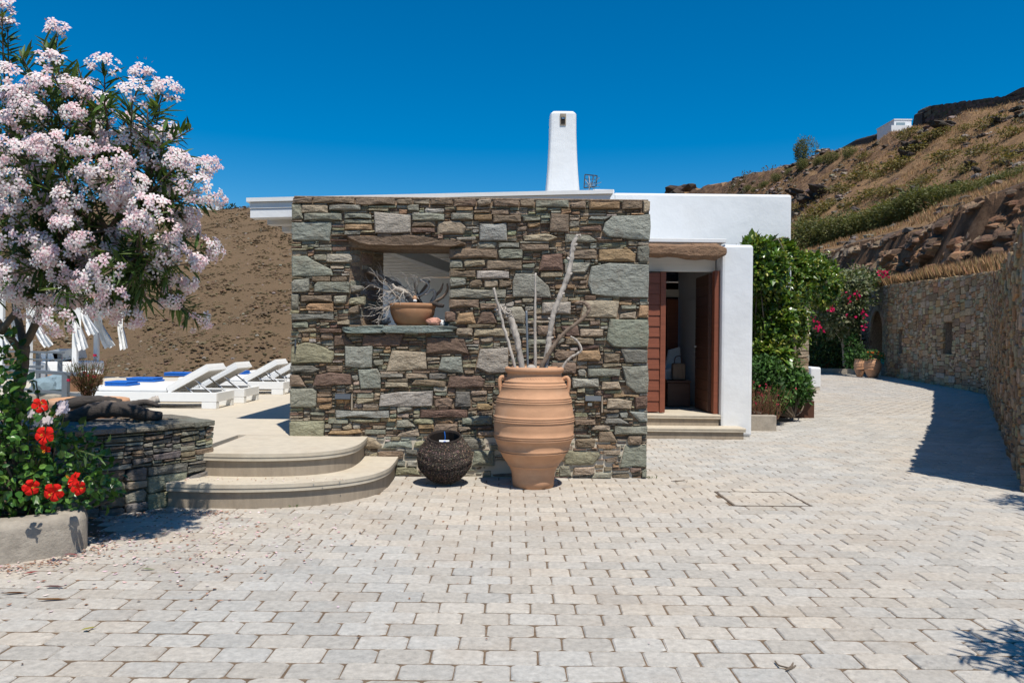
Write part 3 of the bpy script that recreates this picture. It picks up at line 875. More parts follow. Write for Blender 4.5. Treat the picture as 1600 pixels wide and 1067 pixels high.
# ------------------------------------------------------------------ terrace, curved steps, entrance steps
mb = MB(); mb.box(-24, 1.3, 8.224, 20.0, -1.5, .42); mb.box(-24, -2.92, 6.95, 8.22, -1.5, .42)
tag(mk('terrace', mb, M['deck']), 'pale screeded pool terrace', kind='structure')
cs = empty('curved_steps', (-2.2, 7.3, 0), 'two broad curved screeded steps up to the terrace', 'steps')
def arc(pts):
    return [(p.x, p.y) for p in catmull([(x, y, 0) for x, y in pts], 7)]
lowp = [(-1.20, 8.215), (-1.18, 7.75), (-1.19, 7.40), (-1.28, 7.08), (-1.47, 6.83), (-1.78, 6.64), (-2.15, 6.54), (-2.55, 6.51), (-2.94, 6.55)]
upp = [(-1.53, 8.215), (-1.50, 7.75), (-1.52, 7.42), (-1.62, 7.17), (-1.82, 6.99), (-2.1, 6.90), (-2.45, 6.87), (-2.80, 6.90)]
def step_slab(path, back, z, name_t, name_r):
    A = arc(path)
    # inside is to the right-hand side of travel from wall to front-left; test the sign by the centroid
    cxm = -2.4; cym = 8.0
    def ins(d):
        out = []
        for i, p in enumerate(A):
            a = A[max(i-1, 0)]; b = A[min(i+1, len(A)-1)]
            tx, ty = b[0]-a[0], b[1]-a[1]; L = math.hypot(tx, ty) or 1
            n = (ty/L, -tx/L)
            if n[0]*(cxm-p[0])+n[1]*(cym-p[1]) < 0: n = (-n[0], -n[1])
            out.append((p[0]+n[0]*d, p[1]+n[1]*d if i else p[1]))
        return out
    for (d, z0, z1) in ((.0, z-.033, z), (.006, z-.066, z-.037)):
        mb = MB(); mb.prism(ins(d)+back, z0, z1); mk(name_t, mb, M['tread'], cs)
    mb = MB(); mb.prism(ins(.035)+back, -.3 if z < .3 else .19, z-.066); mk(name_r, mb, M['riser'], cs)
step_slab(lowp, [(-2.97, 8.212)], .21, 'tread', 'riser')
step_slab(upp, [(-2.83, 8.212)], .42, 'tread', 'riser')
es = empty('entrance_steps', (2.6, 11.9, 0), 'two pale straight steps up to the open front door', 'steps')
for (x1, y0, z) in ((3.56, 11.62, .17), (3.262, 11.93, .34)):
    for d, za, zb in ((0, z-.03, z), (.005, z-.062, z-.033)):
        mb = MB(); mb.box(1.3, x1-d, y0+d, 12.0 if z < .2 else 12.6, za, zb, bev=.006); mk('tread', mb, M['tread'], es)
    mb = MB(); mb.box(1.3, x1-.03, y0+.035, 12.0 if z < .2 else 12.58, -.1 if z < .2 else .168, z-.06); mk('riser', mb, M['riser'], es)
# ------------------------------------------------------------------ white house
house = empty('white_house', (2.2, 13, 0), 'white flat roofed house with a tall chimney behind the stone wall', 'house')
def hp(name, mb, mat, par=house, **k): return mk(name, mb, mat, par, **k)
# tilted roof slab with corbelled edge on the left
def slopebox(mb, x0, x1, y0, y1, za, zb, th, zback=0.0):
    vs = [(x0, y0, za-th), (x1, y0, zb-th), (x1, y1, zb-th+zback), (x0, y1, za-th+zback), (x0, y0, za), (x1, y0, zb), (x1, y1, zb+zback), (x0, y1, za+zback)]
    mb.add(vs, [(0,3,2,1),(4,5,6,7),(0,1,5,4),(1,2,6,5),(2,3,7,6),(3,0,4,7)])
RY = 8.79
mb = MB(); slopebox(mb, -3.06, 1.14, RY, 18.05, 3.06, 3.20, .045); hp('roof_edge', mb, M['trim'])
mb = MB(); slopebox(mb, -3.03, 1.11, RY+.03, 18.0, 3.012, 3.152, .07); hp('roof_slab', mb, M['trim'])
for i in range(15):
    y0 = RY+.04+.61*i
    mb = MB(); slopebox(mb, -3.025, 1.10, y0, y0+.16, 2.938, 3.078, .085 if i else .10); hp('ceiling_beam', mb, M['board'] if i else M['white'])
# veranda: boarded ceiling, beams, back wall with a blue-white window
mb = MB(); mb.bar((-1.9, 9.2, 2.72), (-.62, 16.2, 2.70), .14, .17); hp('beam', mb, M['board'])
mb = MB(); mb.box(-4.6, -.95, 18.0, 18.25, .42, 2.92); mb.box(-.35, 1.3, 18.0, 18.25, .42, 2.92); mb.box(-.95, -.35, 18.0, 18.25, 2.3, 2.92); mb.box(-.95, -.35, 18.0, 18.25, .42, .5); hp('back_wall', mb, M['white'])
wf = mb = MB()
for a in ((-.95, -.9), (-.675, -.625), (-.4, -.35)): mb.box(a[0], a[1], 18.02, 18.1, .5, 2.3)
mb.box(-.9, -.4, 18.02, 18.1, 2.24, 2.3); mb.box(-.9, -.4, 18.02, 18.1, .5, .56)
win_o = hp('window', mb, M['trim'])
for x0 in (-.9, -.625):
    for k in range(28):
        mb = MB(); z = .57+k*.06
        mb.obox((x0+.1125, 18.07, z+.025), (.112, 0, 0), (0, .016, .010), (0, -.012, .024)); mk('slat', mb, M['board'], win_o)
mb = MB(); mb.box(1.24, 1.34, 8.79, 12.1, .1, 2.93); hp('side_wall', mb, M['white'])
# porch: pillar wall at right, door frame, leaves
mb = MB(); mb.box(3.27, 3.765, 12.0, 15.2, 0, 3.0, bev=.045); hp('porch_wall', mb, M['white'])
mb = MB(); mb.box(3.252, 3.29, 13.55, 14.35, .344, 2.25, bev=.01); hp('pilaster', mb, M['white'])
mb = MB(); mb.box(1.345, 3.262, 12.05, 15.2, 2.86, 3.02); hp('porch_roof', mb, M['white'])
mb = MB(); mb.box(1.345, 3.33, 11.98, 15.18, 3.022, 3.085, bev=.008); hp('porch_coping', mb, M['trim'])
rng = random.Random(5)
mb = MB(); n = 12; secs = 13; vs = []
for j in range(secs):
    t = j/(secs-1); x = lerp(1.55, 3.285, t)
    zt = 2.99 + rng.uniform(-.015, .012) - (.05 if j == secs-1 else 0); zb = 2.765 + .025*math.sin(t*5) + rng.uniform(-.015, .015) - (.0 if j < secs-1 else -.06)
    zc, hz, hy = (zt+zb)/2, (zt-zb)/2, .13+rng.uniform(-.015, .015)
    for k in range(n):
        a = 2*math.pi*k/n
        ca, sa = math.cos(a), math.sin(a)
        sq = 1/max(abs(ca), abs(sa))**.75
        vs.append((x, 11.93+hy*ca*sq, zc+hz*sa*sq*min(1, 1)))
fs = [(j*n+k, j*n+(k+1) % n, (j+1)*n+(k+1) % n, (j+1)*n+k) for j in range(secs-1) for k in range(n)] + [tuple(range(n)), tuple(range((secs-1)*n, secs*n))[::-1]]
mb.add(vs, fs, (.24, .145, .088)); hp('door_lintel', mb, M['stone'])
# inner floor and rooms
mb = MB(); mb.box(1.345, 3.262, 12.61, 15.2, -.2, .336); hp('porch_floor', mb, M['tread'])
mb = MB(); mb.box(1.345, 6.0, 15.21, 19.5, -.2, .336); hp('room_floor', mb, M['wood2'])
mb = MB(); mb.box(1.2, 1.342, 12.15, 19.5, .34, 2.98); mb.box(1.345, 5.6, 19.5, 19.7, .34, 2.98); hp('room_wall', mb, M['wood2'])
mb = MB(); mb.box(1.36, 3.25, 12.32, 12.42, 2.60, 2.855); hp('transom', mb, M['board'])
mb = MB(); mb.box(1.36, 3.25, 15.0, 15.1, 2.35, 2.5); hp('inner_beam', mb, M['board'])
mb = MB(); mb.box(2.45, 2.62, 15.11, 15.16, .34, 2.35); mb.box(2.66, 2.86, 15.11, 15.16, .34, 2.32); mb.box(3.0, 3.22, 14.9, 14.94, .34, 2.3); hp('inner_door', mb, M['wood'])
# upper block
mb = MB(); mb.box(1.98, 5.52, 15.22, 20, 3.02, 4.42, bev=.05); hp('upper_block', mb, M['white'])
mb = MB(); mb.box(3.77, 5.52, 15.23, 15.45, 0, 3.04); mb.box(5.3, 5.52, 15.46, 20, 0, 3.04); hp('east_wall', mb, M['white'])
mb = MB(); mb.box(1.55, 1.97, 15.0, 19, 4.15, 4.44, bev=.02); hp('parapet', mb, M['white'])
# left leaf, closed, with clapboards; right leaf open along the side wall, its shade put into the wood colour
dl = hp('door', (lambda m: (m.box(1.40, 2.345, 12.20, 12.225, .36, 2.57), m)[1])(MB()), M['wood2'], label='red brown boarded left door leaf in sunlight')
nb = 13
for k in range(nb):
    z0 = .362+k*(2.205/nb); z1 = z0+2.205/nb-.006
    mb = MB(); mb.add([(1.42, 12.175, z0), (2.343, 12.175, z0), (2.343, 12.188, z1), (1.42, 12.188, z1), (1.42, 12.199, z0), (2.343, 12.199, z0), (2.343, 12.199, z1), (1.42, 12.199, z1)],
                      [(0,1,2,3),(4,7,6,5),(0,4,5,1),(2,6,7,3),(1,5,6,2),(0,3,7,4)])
    mk('board', mb, M['wood'], dl)
mb = MB(); mb.box(2.347, 2.43, 12.155, 12.225, .352, 2.58, bev=.004); mk('stile', mb, M['wood'], dl)
dr = hp('door', (lambda m: (m.box(3.155, 3.185, 12.27, 13.16, .36, 2.57), m)[1])(MB()), M['wood2'], label='right door leaf, brown darkened to look shaded, standing open against the white wall')
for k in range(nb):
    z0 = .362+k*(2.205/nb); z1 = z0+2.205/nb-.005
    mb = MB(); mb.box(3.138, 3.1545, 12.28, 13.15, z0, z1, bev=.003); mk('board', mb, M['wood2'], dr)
mb = MB(); mb.tube([(3.137, 13.08, 1.40), (3.08, 13.08, 1.40), (3.08, 12.95, 1.40)], .011, 8); mb.lathe([(.022, 0), (.022, .01)], (3.11, 13.08, 1.30)); mk('handle', mb, M['steel'], dr)
mb = MB(); mb.box(3.185, 3.266, 12.10, 12.26, .342, 2.60, bev=.004); hp('door_frame', mb, M['wood'])
# chimney on the roof
cb = P(879.5, 298, 11.0); ct = P(880.5, 173, 11.0)
mb = MB(); vs = []; secs = 10; n = 16
for j in range(secs):
    t = j/(secs-1); z = lerp(cb.z-.2, ct.z, t)
    hw = .188 + .075*(1-t)**2.0; hd = .20+.07*(1-t)**2
    if j == secs-1: hw -= .035; hd -= .035
    if j == secs-2: z = ct.z-.04
    for k in range(n):
        a = 2*math.pi*(k+.5)/n; ca, sa = math.cos(a), math.sin(a)
        e = .22
        vs.append((lerp(cb.x, ct.x, t)+hw*math.copysign(abs(ca)**e, ca), 11.2+hd*math.copysign(abs(sa)**e, sa), z))
fs = [(j*n+k, j*n+(k+1) % n, (j+1)*n+(k+1) % n, (j+1)*n+k) for j in range(secs-1) for k in range(n)] + [tuple(range((secs-1)*n, secs*n))]
mb.add(vs, fs); chim = hp('chimney', mb, M['white'], smooth=False)
a, b = P(875.2, 178, 10.99), P(884.2, 196, 10.99)
mb = MB(); mb.box(a.x, b.x, 10.985, 11.0, b.z, a.z); fo = mk('flue_opening', mb, M['riser'], chim)
mb = MB(); mb.box(a.x+.012, b.x-.012, 10.978, 10.984, b.z+.02, a.z-.05); mk('flue', mb, M['black'], chim)
mb = MB(); mb.box(a.x+.02, b.x-.02, 10.970, 10.977, (a.z+b.z)/2+.005, (a.z+b.z)/2+.02); mk('flue_bar', mb, M['steel'], chim)
# antenna
an = empty('antenna', P(923, 298, 10.4), 'small metal grid antenna on the roof beside the white chimney', 'antenna')
p = P(921, 297, 10.4); mb = MB()
mb.tube([p-Vector((0, 0, .12)), p+Vector((0, 0, .1))], .012, 6); mk('mast', mb, M['steel'], an)
mb = MB()
q = [P(912.5, 294, 10.42), P(914, 273, 10.42), P(933, 275, 10.36), P(931, 292, 10.36)]
for i in range(4): mb.bar(q[i], q[(i+1) % 4], .014, .014)
for t in (.33, .66):
    mb.bar(q[0].lerp(q[3], t), q[1].lerp(q[2], t), .007, .007); mb.bar(q[0].lerp(q[1], t), q[3].lerp(q[2], t), .007, .007)
mk('grid', mb, M['dark_metal'], an)
mb = MB()
for k in range(9):
    a_ = k*.7; mb.bar(p+Vector((.01, -.02, .05)), p+Vector((.11*math.cos(a_)+.04, -.08, .09+.1*math.sin(a_))), .008, .008)
mk('elements', mb, M['steel'], an)
# furniture just inside the door
ch = empty('armchair', (2.98, 14.2, .336), 'white covered chair just inside the open door', 'chair')
mb = MB(); mb.box(2.75, 3.15, 13.95, 14.45, .5, .98, bev=.04); mk('seat', mb, M['fabric'], ch)
mb = MB(); mb.add([(2.86, 14.35, .95), (3.17, 14.35, .95), (3.17, 14.5, 1.38), (2.96, 14.5, 1.32), (2.86, 14.5, .95), (3.17, 14.5, .95), (3.17, 14.56, 1.38), (2.96, 14.56, 1.32)], [(0,1,2,3),(5,4,7,6),(3,2,6,7),(0,3,7,4),(1,5,6,2)]); mk('backrest', mb, M['fabric'], ch)
ck = empty('chest', (3.0, 13.6, .336), 'dark low wooden chest on the floor inside the door', 'chest')
mb = MB(); mb.box(2.72, 3.12, 13.4, 13.8, .345, .76, bev=.012); mk('body', mb, M['wood2'], ck)
mb = MB(); mb.box(2.70, 3.13, 13.38, 13.82, .762, .80, bev=.008); mk('lid', mb, M['wood2'], ck)
bk = empty('bag', (2.98, 13.58, .80), 'small brown basket bag standing on the dark chest inside the door', 'bag')
mb = MB(); mb.box(2.83, 3.06, 13.5, 13.64, .802, 1.10, bev=.03); mk('body', mb, M['brownstick'], bk)
mb = MB(); mb.tube(catmull([(2.87, 13.57, 1.09), (2.89, 13.57, 1.2), (2.98, 13.57, 1.22), (3.0, 13.57, 1.09)], 4), .010, 6); mk('handle', mb, M['wood2'], bk)

# ------------------------------------------------------------------ low stone wall at the left
RL = random.Random(31)
low = empty('stone_wall', (-3.3, 6.5, 0), 'low curved dry stone wall beside the curved steps', 'wall')
face = [(-2.71, 7.0), (-2.83, 6.80), (-2.98, 6.58), (-3.19, 6.34), (-3.42, 6.13), (-3.72, 5.92), (-4.1, 5.70)]
back = [(-3.30, 7.45), (-3.5, 7.3), (-3.7, 7.1), (-3.9, 6.95), (-4.1, 6.8), (-4.3, 6.65), (-4.5, 6.5)]
mb = MB(); mb.prism([(x-.02*0, y) for x, y in [( -2.76, 7.02), (-3.02, 6.62), (-3.44, 6.18), (-4.1, 5.76)]] + [(-4.5, 6.5), (-3.9, 6.95), (-3.32, 7.42)], -.1, .66); mk('core', mb, M['mortar'], low)
def lay_face(parent, a, b, z0, z1f, rng, hp_, wp_, col, front=(0, .03), res=.01, name='stone', limit=None, holes=(), big=.02, bevel=.012, g=.004, sink=None, minw=.06, minh=.03):
    """dry stones over the vertical face from a to b (plan points, outside on the right of the direction a->b... normal = right hand)"""
    A = Vector((*a, z0)); U = Vector((b[0]-a[0], b[1]-a[1], 0)); L = U.length; U.normalize()
    Nn = Vector((U.y, -U.x, 0))
    hmax = max(z1f(0), z1f(L))-z0+.05
    ny, nx = int(hmax/res), max(2, int(L/res))
    mask = np.zeros((ny, nx), bool)
    for i in range(nx):
        top = z1f((i+.5)*res)-z0 + .03*noise.noise(Vector((i*res*3, a[0], 1)))
        mask[max(0, int(top/res)):, i] = True
    for h in holes: raster(mask, h, res)
    out = []
    for u, v, ww, hh in pack(mask, res, rng, hp_, wp_, minw, minh):
        if ww < .02 or hh < .012: continue
        out.append((ww*hh, rect_poly(u, v, ww, hh, rng, g), (A, U, Vector((0, 0, 1)), Nn), rng.uniform(*front), jc(SC[rng.choice(col)], .2, rng)))
    return out
its = []
curve = catmull([(x, y, 0) for x, y in face[::-1]], 12)      # from the hidden left end to the steps
cl_ = [0.0]
for p, q in zip(curve[:-1], curve[1:]): cl_.append(cl_[-1]+(q-p).length)
def on_curve(u):
    i = min(len(curve)-2, max(0, int(np.searchsorted(cl_, u))-1)); t = (u-cl_[i])/(cl_[i+1]-cl_[i])
    k = max(0, min(len(curve)-1, i-3)); m_ = min(len(curve)-1, i+4)
    return curve[i].lerp(curve[i+1], t), (curve[m_]-curve[k]).normalized()
for z0, z1, hs_, wf_ in ((-.02, .36, [.07, .09, .12, .15, .18], (1.2, 3.0)), (.36, .655, [.022, .03, .04, .05, .065], (2.2, 6.0))):
    mm = np.zeros((int((z1-z0)/.01), int(cl_[-1]/.01)), bool)
    for u, v, ww, hh in pack(mm, .01, RL, (lambda hs_: lambda r: r.choice(hs_))(hs_), (lambda wf_: lambda r, h: r.uniform(*wf_)*h+.04)(wf_), .05, .02):
        c_, t_ = on_curve(u+ww/2); n_ = Vector((t_.y, -t_.x, 0))
        fr_l = (c_-t_*(u+ww/2)+Vector((0, 0, z0)), t_, Vector((0, 0, 1)), n_)
        its.append((ww*hh, rect_poly(u, v, ww, hh, RL, .003), fr_l, RL.uniform(-.010, .022), jc(SC[RL.choice('GGNNKKTYBK')], .16, RL)))
its += lay_face(low, face[0], back[0], -.02, lambda u: .655, RL, lambda r: r.choice([.05, .08, .12]), lambda r, h: r.uniform(1.2, 3)*h+.05, 'GGKTY', front=(0, .02))
for a, poly, frm, ft, c in its:
    mb = MB(); stone(mb, poly, frm, ft, RL, c, a > .015, bevel=.009); mk('stone', mb, M['stone'], low)
# flat capping slabs
def flat_slab(poly, z0, z1, col, rng):
    mb = MB(); n = len(poly); cx_ = sum(p[0] for p in poly)/n; cy_ = sum(p[1] for p in poly)/n
    q = []
    for i in range(n):
        a, b = poly[i], poly[(i+1) % n]
        for t in (0, .35, .7): q.append((lerp(a[0], b[0], t)+rng.uniform(-.015, .015), lerp(a[1], b[1], t)+rng.uniform(-.015, .015)))
    vs = []
    for s, z in ((.97, z0), (1, z0+.006), (1, z1-.006), (.96, z1)):
        for x, y in q: vs.append((cx_+(x-cx_)*s, cy_+(y-cy_)*s, z+rng.uniform(-.004, .004)))
    m = len(q); fs = [(r*m+i, r*m+(i+1) % m, (r+1)*m+(i+1) % m, (r+1)*m+i) for r in range(3) for i in range(m)]+[tuple(range(m-1, -1, -1)), tuple(range(3*m, 4*m))]
    mb.add(vs, fs, col); return mb
for i in range(len(face)-1):
    f0 = Vector(face[i]); f1 = Vector(face[i+1]); b0 = Vector(back[i]); b1 = Vector(back[i+1])
    for s0, s1 in ((-.06, .42), (.43, 1.0)):
        poly = [tuple(f0.lerp(b0, s0)), tuple(f1.lerp(b1, s0)), tuple(f1.lerp(b1, s1)), tuple(f0.lerp(b0, s1))]
        poly = [(x+(sum(p[0] for p in poly)/4-x)*.03, y+(sum(p[1] for p in poly)/4-y)*.03) for x, y in poly]
        z = .66+RL.uniform(0, .008)
        mk('capping_slab', flat_slab(poly, z, z+.035+RL.uniform(0, .02), jc(SC[RL.choice('KGKN')], .15, RL), RL), M['stone'], low)

# kerb of the planting bed at lower left
kp = [(-4.6, 3.95), (-3.9, 4.42), (-3.23, 4.87), (-3.02, 5.02), (-2.91, 5.17), (-2.93, 5.33), (-3.06, 5.52), (-3.25, 5.80), (-3.42, 6.05)]
kpts = catmull([(x, y, 0) for x, y in kp], 5)
bed = empty('planting_bed', (-3.8, 5.2, 0), 'concrete kerbed planting bed at the lower left corner', 'planter')
mb = MB(); prof = [(0, -.1), (.0, .20), (.012, .245), (.05, .262), (.17, .262), (.20, .25), (.205, .1)]
vs = []; m = len(prof)
for i, p in enumerate(kpts):
    d = (kpts[min(i+1, len(kpts)-1)]-kpts[max(i-1, 0)]).normalized(); nn = Vector((-d.y, d.x, 0))
    for (o, z) in prof: vs.append(p+nn*o+Vector((0, 0, z+ (RL.uniform(-.003, .003) if z > .15 else 0))))
fs = [(i*m+k, (i+1)*m+k, (i+1)*m+k+1, i*m+k+1) for i in range(len(kpts)-1) for k in range(m-1)]
mb.add(vs, fs); mk('kerb', mb, M['concrete'], bed, smooth=True)
mb = MB(); mb.prism([(x-.1, y+.05) for x, y in [(-4.6, 4.05), (-3.2, 4.95), (-2.95, 5.2), (-3.3, 5.9), (-3.5, 6.05), (-4.6, 5.5)]], -.05, .19); mk('soil', mb, M['soil'], bed)

# ------------------------------------------------------------------ high retaining wall on the right
RR = random.Random(41)
rw = empty('retaining_wall', (9.0, 15, 0), 'long high dry stone retaining wall along the right of the drive', 'wall')
wp = [7.63, 12, 16.5, 20.5, 23.0, 25.0, 30, 36.0]
pts = [(wall_x(y), y) for y in wp]
items = []
slits = [(1407, 515, 552), (1482, 503, 553)]
segs = []
for i in range(len(pts)-1):
    b, a = pts[i], pts[i+1]     # far to near: outside (road side) on the right hand
    L = math.hypot(b[0]-a[0], b[1]-a[1]); ya, yb = wp[i+1], wp[i]
    holes = []
    for px, pt, pb in slits:
        # distance at which the ray through the slit meets this segment
        for k in range(400):
            t = k/400; X = lerp(a[0], b[0], t); Yy = lerp(a[1], b[1], t)
            q = P(px, pt, Yy)
            if abs(q.x-X) < .03:
                q2 = P(px, pb, Yy); u = t*L
                hw = .46 if px > 1450 else .38
                holes.append([(u-hw, q2.z+.3), (u+hw, q2.z+.3), (u+hw, q.z+.3), (u-hw, q.z+.3)]); break
    segs.append((a, b, L, ya, yb, holes))
    far = yb > 19
    hs_ = [.09, .12, .16, .21, .26] if far else [.06, .08, .11, .15, .20]
    its = lay_face(rw, a, b, -.3, (lambda ya, yb, L: (lambda u: wall_h(lerp(ya, yb, u/L))))(ya, yb, L), RR,
                   (lambda hs_: (lambda r: r.choice(hs_)))(hs_), (lambda far: (lambda r, h: r.uniform(1.6, 4.2)*h+.1 if far else r.uniform(1.2, 3.2)*h+.06))(far),
                   'GYNNNTTTTOOL' if yb > 15 else 'GYNNNTTOO', front=(-.02, .035), res=.02, holes=holes, bevel=.02, g=.006, minw=.08, minh=.05)
    Dm = (ya+yb)/2
    its = [(i_[0], i_[1], i_[2], i_[3], (i_[4][0]*1.22, i_[4][1]*1.10, i_[4][2]*.95)) for i_ in its]
    for it in its: items.append((it[0]/(it[2][0]+it[2][1]*it[1][0][0]).y**2 * (1 if far else .45), it))
# wall end at the near side
for it in lay_face(rw, pts[0], (pts[0][0]+.6, pts[0][1]), -.05, lambda u: 2.75, RR, lambda r: r.choice([.06, .09, .13, .18]), lambda r, h: r.uniform(1.2, 2.6)*h+.05, 'GNTY', front=(0, .02), res=.02): items.append((0.0005, it))
items.sort(key=lambda t: -t[0])
rest = MB()
for k, (key, (a, poly, frm, ft, c)) in enumerate(items):
    if k < 300:
        mb = MB(); stone(mb, poly, frm, ft, RR, c, False, bevel=.018); mk('stone', mb, M['stone'], rw)
    else:
        stone(rest, poly, frm, ft, RR, c, False, bevel=.018)
mk('wall_stones', rest, M['stone'], rw, kind='stuff')
mb = MB(); mbk = MB()
for a, b, L, ya, yb, holes in segs:
    U = Vector((b[0]-a[0], b[1]-a[1], 0)).normalized(); Nn = Vector((U.y, -U.x, 0)); A = Vector((*a, 0))
    cuts = sorted([(min(p[0] for p in h), max(p[0] for p in h), min(p[1] for p in h)-.3, max(p[1] for p in h)-.3) for h in holes])
    def blk(u0, u1, z0, za, zb, n0=-.055, n1=-.6, tgt=mb):
        p = [A+U*u0+Nn*n0, A+U*u1+Nn*n0, A+U*u1+Nn*n1, A+U*u0+Nn*n1]
        vs = [q+Vector((0, 0, z0)) for q in p]+[p[0]+Vector((0, 0, za)), p[1]+Vector((0, 0, zb)), p[2]+Vector((0, 0, zb)), p[3]+Vector((0, 0, za))]
        tgt.add(vs, [(0,3,2,1),(4,5,6,7),(0,1,5,4),(1,2,6,5),(2,3,7,6),(3,0,4,7)])
    hz = lambda u: wall_h(lerp(ya, yb, u/L))-.05
    u = 0
    for (c0, c1, z0, z1) in cuts:
        blk(u, c0, -.3, hz(u), hz(c0)); blk(c0, c1, -.3, z0, z0); blk(c0, c1, z1, hz(c0), hz(c1))
        blk(c0+.01, c1-.01, z0+.01, z1-.01, z1-.01, -.42, -.5, mbk)
        u = c1
    blk(u, L, -.3, hz(u), hz(L))
mk('core', mb, M['mortar'], rw)
mk('slit_back', mbk, M['black'], rw)
# arched end of the wall
ar = empty('arched_wall', (17.9, 38.3, 0), 'stone wall end with an arched niche behind the terracotta jars', 'wall')
a, b = (wall_x(40.6), 40.6), (wall_x(36.02), 36.02)
L = math.hypot(b[0]-a[0], b[1]-a[1])
c_u, hw_, sp = L*.62, 1.0, 2.15       # niche centre, half width, springing height
def archpoly(r): return [(c_u-r, .3)]+[(c_u-r*math.cos(math.pi*k/12), sp+.3+r*math.sin(math.pi*k/12)) for k in range(13)]+[(c_u+r, .3)]
its = lay_face(ar, a, b, -.3, lambda u: 4.3, RR, lambda r: r.choice([.1, .14, .18]), lambda r, h: r.uniform(1.1, 2.4)*h+.05, 'GGNTTL', front=(-.01, .03), res=.02, holes=[archpoly(hw_+.28)], minw=.08, minh=.05)
U = Vector((b[0]-a[0], b[1]-a[1], 0)).normalized(); Nn = Vector((U.y, -U.x, 0)); A = Vector((*a, -.3))
for it in its:
    mb = MB(); stone(mb, it[1], it[2], it[3], RR, it[4], False, bevel=.02); mk('stone', mb, M['stone'], ar)
for k in range(14):
    t0, t1 = math.pi*k/14, math.pi*(k+1)/14
    f_ = lambda t, r: (c_u-r*math.cos(t), sp+.3+r*math.sin(t))
    mb = MB(); stone(mb, [f_(t0, hw_), f_(t0, hw_+.27), f_(t1, hw_+.27), f_(t1, hw_)][::-1], (A, U, Vector((0, 0, 1)), Nn), .03, RR, jc(SC['T'], .2, RR)); mk('arch_stone', mb, M['stone'], ar)
for s in (-1, 1):
    for k in range(9):
        u0, u1 = sorted((c_u+s*hw_, c_u+s*(hw_+.27)))
        mb = MB(); stone(mb, rect_poly(u0, .3+k*sp/9, u1-u0, sp/9, RR, .006), (A, U, Vector((0, 0, 1)), Nn), .02, RR, jc(SC[RR.choice('TGN')], .2, RR)); mk('arch_stone', mb, M['stone'], ar)
mb = MB()
def ab(u0, u1, z0, z1, n0, n1):
    p = A+U*((u0+u1)/2)+Vector((0, 0, .3+(z0+z1)/2))+Nn*((n0+n1)/2)
    mb.obox(p, U*(u1-u0)/2, Nn*(n1-n0)/2, Vector((0, 0, (z1-z0)/2)))
ab(0, c_u-hw_, -.3, 4.25, -.9, -.05); ab(c_u+hw_, L, -.3, 4.25, -.9, -.05); ab(c_u-hw_, c_u+hw_, sp+hw_, 4.25, -.9, -.05); ab(c_u-hw_, c_u+hw_, -.3, sp+hw_, -1.0, -.8)
mk('core', mb, M['mortar'], ar)
for u, v, ww, hh in pack(np.zeros((int(3.1/.03), int(2*hw_/.03)), bool), .03, RR, lambda r: r.choice([.12, .18, .24]), lambda r, h: r.uniform(1.2, 2.4)*h, .1, .06):
    mb = MB(); stone(mb, rect_poly(u+c_u-hw_, v+.3, ww, hh, RR, .008), (A-Nn*.78, U, Vector((0, 0, 1)), Nn), .02, RR, jc(SC[RR.choice('NKTG')], .2, RR), bevel=.02); mk('niche_stone', mb, M['stone'], ar)
# ------------------------------------------------------------------ tall jar with driftwood
RJ = random.Random(51)
jc_ = Vector((.228, 7.73, 0))
jar = empty('storage_jar', jc_, 'tall ribbed terracotta jar with two small handles holding driftwood in front of the stone wall', 'jar')
base_prof = [(0, .215), (.06, .211), (.14, .218), (.21, .245), (.28, .30), (.36, .343), (.44, .375), (.50, .393), (.58, .402), (.66, .402), (.73, .396), (.80, .387),
             (.88, .366), (.95, .345), (1.02, .316), (1.08, .288), (1.115, .272), (1.135, .270)]
ridges = [1.055, 1.025, 1.005, .895, .872, .855, .705, .685, .665, .525, .505, .485, .375, .355, .215]
zs_ = sorted(set([z for z, r in base_prof] + [round(r_+d, 4) for r_ in ridges for d in (-.011, -.004, .004, .011)]))
prof = []
for z in zs_:
    r = interp(z, [p[0] for p in base_prof], [p[1] for p in base_prof])
    for rg in ridges:
        if abs(z-rg) < .005: r += .0085
    prof.append((r, z))
prof = [(.205, .0)] + [p for p in prof if p[1] > .004]
prof += [(.283, 1.143), (.296, 1.155), (.299, 1.175), (.293, 1.192), (.280, 1.197), (.262, 1.192), (.250, 1.17), (.255, 1.12), (.30, 1.0), (.33, .85), (.0, .84)]
mb = MB(); mb.lathe(prof, jc_, 72, fr=lambda k, i: 1+.004*math.sin(k*.35+i*.15)); mk('body', mb, M['terra'], jar, smooth=True)
for s in (-1, 1):
    mb = MB()
    hp_ = [(s*.283, -.02, 1.075), (s*.325, -.03, 1.095), (s*.345, -.035, 1.065), (s*.345, -.035, 1.01), (s*.333, -.03, .96), (s*.322, -.025, .945)]
    mb.tube(catmull([jc_+Vector(p) for p in hp_], 4), [.020]*16+[.026]*5, 10); mk('handle', mb, M['terra'], jar, smooth=True)
mb = MB()
for k in range(26):
    t = math.pi*(1.12+.76*k/25)
    d = Vector((math.cos(t), math.sin(t), 0)); s_ = Vector((-d.y, d.x, 0))
    mb.bar(jc_+d*.281-s_*.010+Vector((0, 0, 1.095)), jc_+d*.287+s_*.010+Vector((0, 0, 1.075)), .004, .004)
mk('incised_band', mb, M['terra'], jar)

